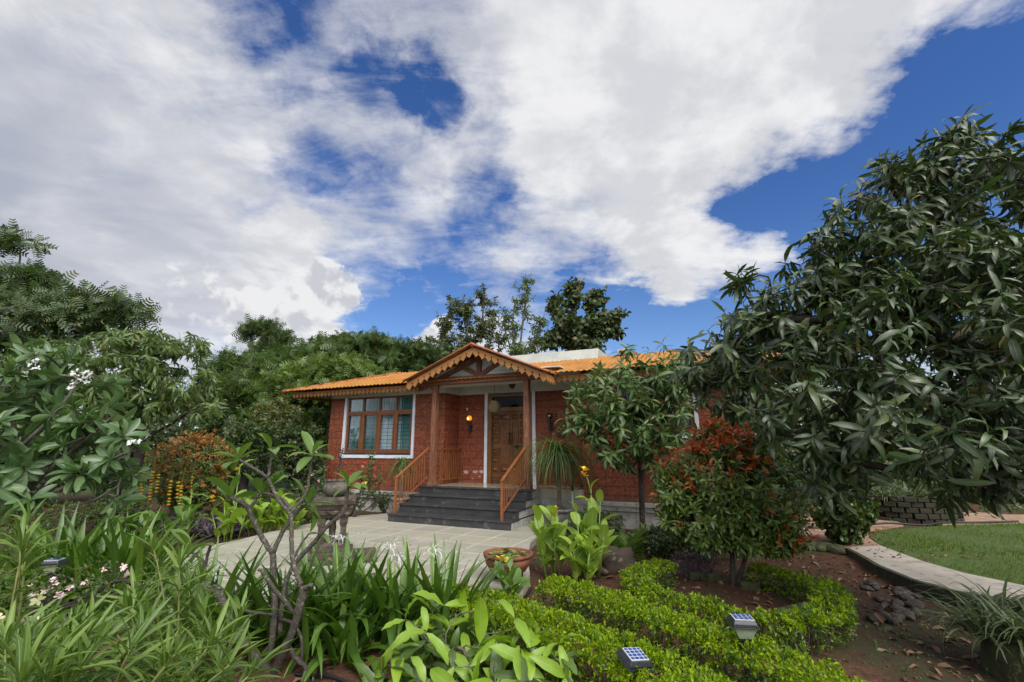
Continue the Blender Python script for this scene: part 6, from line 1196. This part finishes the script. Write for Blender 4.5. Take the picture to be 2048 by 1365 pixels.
# ---- broad leaved yellow green shrub in the foreground
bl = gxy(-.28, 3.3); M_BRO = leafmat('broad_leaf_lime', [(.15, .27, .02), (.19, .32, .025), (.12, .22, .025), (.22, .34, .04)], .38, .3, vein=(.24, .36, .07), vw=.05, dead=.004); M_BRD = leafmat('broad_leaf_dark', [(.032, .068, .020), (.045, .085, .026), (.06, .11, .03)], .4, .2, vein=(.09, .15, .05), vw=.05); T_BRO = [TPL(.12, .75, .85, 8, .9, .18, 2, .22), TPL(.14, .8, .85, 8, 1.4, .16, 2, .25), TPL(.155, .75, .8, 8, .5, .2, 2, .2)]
root = empty('broad_leaf_shrub', bl, 'broad leaved shrub with lime green young leaves at the bottom centre', 'shrub'); tips_ = [(890, 1190, 3.6), (950, 1200, 3.6), (1010, 1240, 3.4), (870, 1270, 3.3), (800, 1285, 3.2), (940, 1310, 3.1), (1040, 1300, 3.2), (1110, 1290, 3.3), (850, 1345, 3.0), (990, 1345, 3.0), (1070, 1350, 3.0), (770, 1350, 3.0), (900, 1230, 3.4), (920, 1365, 2.9), (1000, 1290, 3.2)]
tips_ += [(830, 1240, 3.4), (905, 1285, 3.25), (1060, 1250, 3.35), (1130, 1330, 3.1), (960, 1265, 3.3)]; tips_ += [(a_ + u_(-45, 45), b_ + u_(-30, 20), c_2 + u_(-.15, .2)) for a_, b_, c_2 in tips_]; Tp = np.array([at(t_[0], t_[1] + 12, t_[2]) for t_ in tips_]) - np.array([0, 0, .03]); mb, ax = grow([[bl, bl + np.array([0, 0, .12])], [bl, bl + np.array([-.25, -.1, .15])], [bl, bl + np.array([.25, -.05, .15])]], Tp, .0032); mb.build('stem', BK_GREY, root, True); ax = unit(ax + np.array([0, 0, .8]))
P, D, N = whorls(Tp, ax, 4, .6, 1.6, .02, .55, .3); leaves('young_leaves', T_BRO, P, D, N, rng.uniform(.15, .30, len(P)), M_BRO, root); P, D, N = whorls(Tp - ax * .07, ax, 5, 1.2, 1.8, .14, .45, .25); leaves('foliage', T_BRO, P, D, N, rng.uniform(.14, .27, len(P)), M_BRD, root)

# ================================================================== GARDEN OBJECTS
M_STONE = surf('weathered_stone', (.085, .066, .050), (.035, .027, .022), 9., .9, .9, .02, fleck=(.20, .15, .095), fscale=11)
gp_ = gr(660, 1118, 0); ped = empty('stone_pedestal', gp_, 'carved dark stone pedestal with four corner columns on the paving', 'pedestal', rz=R(18)); PB = lambda mb, n_, mt=M_STONE, **k: mb.build(n_, mt, ped, local=True, **k)
sc_ = (at(660, 940, gp_[1])[2] - 0) ; k_ = gp_[1] / 912 * 1.0
mb = MB(); mb.box(-.42, .62, -.40, .36, 0, .05); PB(mb, 'base_slab', bevel=.012)
mb = MB(); mb.frus((0, 0), .30, .30, .05, .29, .29, .13).frus((0, 0), .25, .25, .131, .24, .24, .19).frus((0, 0), .22, .22, .191, .19, .19, .24); PB(mb, 'stepped_foot', bevel=.008)
for i in (-1, 1):
    for j in (-1, 1):
        mb = MB(); x, y = i * .145, j * .145; mb.frus((x, y), .05, .05, .24, .05, .05, .30).frus((x, y), .036, .036, .301, .036, .036, .44).frus((x, y), .036, .036, .441, .055, .055, .49).frus((x, y), .055, .055, .491, .05, .05, .56); PB(mb, 'column', bevel=.006)
mb = MB(); mb.lathe([(.05, .24), (.06, .28), (.04, .32), (.05, .40), (.04, .48), (.06, .56)], (0, 0), 12); PB(mb, 'centre_post', smooth=True)
mb = MB(); mb.frus((0, 0), .20, .20, .56, .22, .22, .60).frus((0, 0), .23, .23, .601, .25, .25, .66).frus((0, 0), .245, .245, .661, .27, .27, .70).frus((0, 0), .26, .26, .701, .27, .27, .735)
for i in (-1, 1):
    mb.prism([(-.10, .66), (.10, .66), (0, .60)], lambda x, z, i=i: (x, i * .262, z), lambda x, z, i=i: (x, i * .23, z)); mb.prism([(-.10, .66), (.10, .66), (0, .60)], lambda y, z, i=i: (i * .262, y, z), lambda y, z, i=i: (i * .23, y, z))
PB(mb, 'capital', bevel=.007)
mb = MB(); mb.frus((0, 0), .29, .29, .736, .29, .29, .80).frus((0, 0), .26, .26, .801, .20, .20, .83); 
for i in (-1, 1):
    for j in (-1, 1): mb.frus((i * .25, j * .25), .035, .035, .80, .012, .012, .845)
PB(mb, 'top_slab', bevel=.008)
lpz = .83; lot = empty('lotus_pot', gp_ + np.array([0, 0, lpz]), 'grey lotus shaped stone pot standing on the pedestal', 'pot'); mb = MB(); prof = [(.0, 0), (.10, 0), (.115, .015), (.15, .05), (.165, .10), (.155, .16), (.142, .19), (.150, .215), (.160, .222), (.145, .222), (.13, .18), (0, .17)]; n = 64
vs = [];
for r_, z in prof:
    for j in range(n):
        a = 2 * pi * j / n; kk = 1 + .07 * abs(cos(a * 6)) * (r_ > .11) - .02; vs.append((r_ * kk * cos(a), r_ * kk * sin(a), z + .014 * (abs(cos(a * 6)) - .5) * (z > .2)))
mb.add(vs, [(i * n + j, i * n + (j + 1) % n, (i + 1) * n + (j + 1) % n, (i + 1) * n + j) for i in range(len(prof) - 1) for j in range(n)]); mb.build('pot_body', surf('grey_carved_stone', (.135, .12, .10), (.065, .058, .05), 9., .9, .7, .015, fleck=(.19, .17, .14), fscale=22), lot, True, local=True)
tp0 = gp_ + np.array([0, 0, lpz + .17]); tree('pot_seedling', 'thin purplish seedling growing out of the lotus pot', 'plant', tp0, [[tp0, tp0 + np.array([.02, 0, .25]), tp0 + np.array([.05, 0, .55])], [tp0, tp0 + np.array([-.02, 0, .22])]], [(tp0 + np.array([.04, 0, .35]), (.09, .07, .28))], 16, T_TINY, M_PURP, 4, (.03, .06), (.5, 1.4), .06, .1, .002, crown='foliage', stem='stem', lo=.1)
# terracotta bowl with water plants
gb = gr(1016, 1168, 0) + np.array([.0, .15, 0]); bw = empty('terracotta_bowl', gb, 'wide terracotta bowl on black feet at the paving edge', 'bowl'); M_TER = surf('terracotta', (.20, .062, .030), (.11, .040, .024), 7., .75, .6, .012, fleck=(.05, .03, .02), fscale=15)
mb = MB(); mb.lathe([(0, .07), (.15, .07), (.21, .11), (.265, .19), (.278, .245), (.262, .255), (.262, .262), (.292, .266), (.296, .298), (.262, .30), (.252, .27), (.24, .20), (0, .13)], (0, 0), 44); mb.build('bowl_body', M_TER, bw, True, local=True)
for a in (.4, 2.5, 4.6): mb = MB(); mb.frus((.14 * cos(a), .14 * sin(a)), .05, .05, 0, .045, .045, .085); mb.build('foot', M_IRON, bw, local=True)
mb = MB(); mb.lathe([(0, .262), (.255, .262)], (0, 0), 30); wm, t, o = newmat('dark_water'); p = principled(t, (.02, .025, .015), .05); t.nt.links.new(p.outputs[0], o.inputs[0]); mb.build('water', wm, bw, local=True)
mb = MB(); 
for k in range(34):
    r_ = .225 * math.sqrt(rng.random()); a = u_(0, 6.28); s = u_(.018, .045); z_ = .266 + .0012 * k; c0 = np.array([r_ * cos(a), r_ * sin(a), z_]); b0 = u_(0, 6.28); pts = [c0] + [c0 + np.array([s * cos(b0 + .25 + 5.8 * i / 10), s * sin(b0 + .25 + 5.8 * i / 10), .004 + u_(0, .012)]) for i in range(11)]; mb.add(pts, [(0, i, i + 1) for i in range(1, 11)])
lil = empty('water_lily', gb + np.array([0, 0, .262]), 'floating water lily pads filling the terracotta bowl', 'water plant'); mb.v = [(a + gb[0], b + gb[1], c_2 + gb[2]) for a, b, c_2 in mb.v]; mb.build('lily_pads', leafmat('lily_pad', [(.05, .11, .025), (.09, .16, .035), (.16, .20, .05), (.22, .13, .05)], .4, .1), lil, True)
# solar lamps
M_CAP = surf('black_plastic', (.018, .020, .026), (.03, .032, .04), 20., .35, .1, .002); M_LENS = surf('pale_lens', (.30, .34, .24), (.24, .28, .19), 14., .35, .1, .003)
m, t, o = newmat('solar_cells'); co = obj_co(t); mp = t.n('ShaderNodeMapping'); t.put(mp.inputs[0], co); br = t.n('ShaderNodeTexBrick'); br.offset = 0; t.put(br.inputs[0], co); br.inputs['Scale'].default_value = 1; br.inputs['Brick Width'].default_value = .032; br.inputs['Row Height'].default_value = .026; br.inputs['Mortar Size'].default_value = .0016
br.inputs['Color1'].default_value = (.018, .045, .16, 1); br.inputs['Color2'].default_value = (.022, .055, .19, 1); br.inputs['Mortar'].default_value = (.55, .57, .62, 1); p = principled(t, br.outputs[0], .15); t.nt.links.new(p.outputs[0], o.inputs[0]); M_CELL = m; M_PAN = surf('panel_border', (.62, .64, .66), None, 9., .35)
def solar(head, ground, tilt, rz, label, s=1.):
    """head: where the middle of the panel sits"""
    r_ = empty('solar_lamp', head, label, 'lamp', 'square solar garden lamps'); r_.rotation_euler = (tilt[0], tilt[1], rz); Bq = lambda mb, n_, mt, par=r_, **k: mb.build(n_, mt, par, local=True, **k)
    mb = MB(); mb.frus((0, 0), .100 * s, .092 * s, -.050 * s, .078 * s, .070 * s, -.004); mb.frus((0, 0), .104 * s, .096 * s, -.062 * s, .104 * s, .096 * s, -.051 * s)
    for i in range(-6, 7):
        for sy in (-1, 1): mb.box(i * .015 * s - .004, i * .015 * s + .004, sy * .088 * s - .006, sy * .088 * s + .006, -.050 * s, -.028 * s)
    cp_ = Bq(mb, 'cap', M_CAP, bevel=.003)
    mb = MB(); mb.box(-.076 * s, .076 * s, -.066 * s, .066 * s, -.0035, 0.001); Bq(mb, 'panel', M_PAN, cp_); mb = MB(); mb.box(-.069 * s, .069 * s, -.059 * s, .059 * s, .0012, .0035); Bq(mb, 'cells', M_CELL, cp_)
    mb = MB(); mb.frus((0, 0), .050 * s, .046 * s, -.150 * s, .088 * s, .080 * s, -.063 * s); Bq(mb, 'lens', M_LENS, bevel=.004)
    mb = MB(); mb.frus((0, 0), .045 * s, .042 * s, -.165 * s, .052 * s, .048 * s, -.151 * s).box(-.016, .016, -.016, .016, -.165 * s - ground, -.165 * s); Bq(mb, 'stake', M_CAP)
solar(at(1271, 1308, 3.12), .35, (.28, .10), .35, 'solar lamp with tilted blue panel in the nearest hedge', .80)
solar(at(1484, 1234, 3.5), .45, (.02, .0), -.15, 'upright solar lamp with pale lens in the middle hedge', .84)
solar(at(110, 1119, 4.45), .5, (.03, .02), .2, 'solar lamp with pale reflecting panel in front of the left lily patch', .72)
solar(at(308, 1163, 4.0), .45, (.02, .0), .1, 'solar lamp half hidden by oleander leaves', .7)
# boulder and stones
def stone(name, c, r, sq, label, group, mat, seed):
    g = np.random.default_rng(seed); mb = MB(); mb.ball((0, 0, 0), 1., 14, 10); v_ = np.array(mb.v); k = 1 + .16 * np.sin(v_ @ g.normal(0, 2.2, 3) + g.random() * 6) + .10 * np.sin(v_ @ g.normal(0, 3.6, 3)) + .03 * g.normal(size=len(v_)) * 0
    v_ = v_ * k[:, None] * np.array(sq) * r; mb.v = [tuple(p_) for p_ in v_]; o_ = mb.build(name, mat, None, True); o_.location = tuple(c); o_.rotation_euler = (0, 0, g.random() * 6); return tag(o_, label, 'stone', group)
M_ROCK = surf('brown_rock', (.080, .055, .038), (.040, .030, .023), 4., .85, .6, .02, fleck=(.15, .12, .09), fscale=9); M_ROCKG = surf('grey_river_stone', (.055, .042, .032), (.032, .025, .020), 6., .8, .4, .01, fleck=(.14, .13, .11), fscale=13)
g = gr(1235, 1145, -.1); stone('boulder', g + np.array([.02, .12, .08]), .25, (1.15, .8, .80), 'large rounded brown boulder between cannas and ring hedge', None, M_ROCK, 3)
for k, (px, py, r_, lab) in enumerate(((1195, 1150, .11, 'smaller dark stone left of the boulder'), (1290, 1105, .10, 'dark stone behind the boulder'), (1180, 1160, .07, 'smallest stone left of the boulder'))): g = gr(px, py, -.1); stone('stone', g + np.array([0, .05, r_ * .4]), r_, (1.2, .9, .8), lab, None, M_ROCK, 20 + k)
for k in range(44):
    t = rng.random(); a = np.array([3.75 + 1.05 * t + rng.normal(0, .10), 5.05 + 1.15 * t + rng.normal(0, .16)]); r_ = u_(.028, .072)
    stone('stone', (a[0], a[1], zs_(a[0], a[1]) + r_ * .22 + .02 * rng.random()), r_, (u_(1, 1.5), u_(.7, 1.1), u_(.45, .75)), 'grey rounded stone in the heap along the mossy kerb', 'stones heaped along the mossy kerb', M_ROCKG, 100 + k)
for k, (px, py) in enumerate(((1600, 1098), (1625, 1102), (1650, 1105), (1670, 1108), (1585, 1093))): g = gr(px, py, -.15); stone('stone', g + np.array([0, 0, .05]), .13, (1.3, .9, .7), 'mossy edging stone at the foot of the creeper stump', 'mossy stones before the creeper stump', m_moss, 60 + k)
g = gr(1936, 1028, -.1); stone('stone', g + np.array([0, 0, .05]), .14, (1.2, .9, .8), 'single brown stone beside the round brick planter', None, M_ROCK, 77)
# marigold garlands
M_GY = leafmat('marigold_lime', [(.36, .40, .02), (.42, .42, .02)], .7, .15, (1.1, 1.1, .6)); M_GO = leafmat('marigold_orange', [(.62, .20, .01), (.70, .27, .012)], .7, .15, (1.1, .9, .5))
names = ['leftmost long marigold garland', 'second long marigold garland from the left', 'short marigold garland just left of the red shrub', 'marigold garland hanging below the left side of the red shrub', 'shorter of the paired marigold garlands below the red shrub', 'longer of the paired marigold garlands below the red shrub', 'thin marigold garland under the right side of the red shrub', 'marigold garland glimpsed high among dark leaves, left of the others']
for k, (x0, y0, x1, y1) in enumerate(((289, 935, 281, 1005), (306, 945, 298, 1006), (317, 950, 313, 984), (342, 964, 337, 1010), (357, 966, 354, 996), (363, 972, 359, 1014), (384, 955, 381, 1000), (293, 905, 290, 935))):
    Yg = 10.15; a = at(x0, y0, Yg); b = at(x1, y1, Yg); hang = a + np.array([.01, .02, .45]); n = max(5, int(np.linalg.norm(a - b) / .052)); root = empty('marigold_garland', hang, names[k], 'garland', 'lime and orange marigold garlands on strings')
    mb = MB(); mb.tube([hang, a, b - np.array([0, 0, .08])], .003, 4); mb.build('string', M_STALK, root); 
    for i in range(n):
        c0 = a + (b - a) * i / (n - 1) + rng.normal(0, .005, 3); bl_ = MB(); bl_.ball(c0, .036 * (.6 if k == 6 else 1) * u_(.9, 1.1), 9, 6, (1.1, 1.1, .62)); bl_.build('lime_bloom' if i % 2 == 0 else 'orange_bloom', M_GY if i % 2 == 0 else M_GO, root, True)
# hoses and wire
M_HOSE = surf('black_hose', (.012, .012, .014), None, 5., .4)
def hose(pts, r_, label, mat=M_HOSE, name='garden_hose', cat='hose'):
    P = [np.array(p_, float) for p_ in pts]; Q = []
    for i in range(len(P) - 1):
        for s in range(6):
            t = s / 6; p0 = P[max(i - 1, 0)]; p1 = P[i]; p2 = P[i + 1]; p3 = P[min(i + 2, len(P) - 1)]; Q.append(.5 * ((2 * p1) + (-p0 + p2) * t + (2 * p0 - 5 * p1 + 4 * p2 - p3) * t * t + (-p0 + 3 * p1 - 3 * p2 + p3) * t ** 3))
    Q.append(P[-1]); mb = MB(); mb.tube(Q, r_, 7); return tag(mb.build(name, mat, None, True), label, cat)
def gs(px, py, up=.02): g = gr(px, py, -.1); g[2] = zs_(g[0], g[1]) + up; return g
hose([gs(1035, 1208, .03), gs(1055, 1196, .05), gs(1062, 1190, .07)], .013, 'short piece of black hose between the two front hedges')
hose([gs(960, 1330), gs(1000, 1350), gs(1030, 1362), gs(1080, 1390)], .012, 'black hose running under the broad leaved shrub')
hose([gs(590, 1352), gs(620, 1356), gs(655, 1362), gs(700, 1375)], .011, 'black hose lying before the spider lilies at the bottom')
hose([(5.9, 9.65, -.03), (6.8, 9.75, -.03), (7.6, 9.85, .02), (8.4, 9.95, -.03), (9.2, 10.3, -.03), (9.9, 10.3, -.03), (10.9, 10.45, -.03)], .02, 'long black hose lying behind the lawn')
c0 = gs(1400, 1352, .03); hose([c0 + np.array([.07 * cos(a) * (1 + .25 * sin(a * .7)), .05 * sin(a) * (1 + .2 * cos(a * .6)), .012 * sin(a * 2.3) + .01]) for a in np.linspace(0, 20, 34)], .0035, 'loose coil of white wire on the soil by the hedge', M_WHITE, 'wire_coil', 'wire')
hose([gs(1500, 1350), gs(1530, 1340), gs(1560, 1352)], .005, 'thin dry root lying on the soil', surf('dry_twig', (.16, .11, .07), None, 9.), 'dry_twig', 'twig')
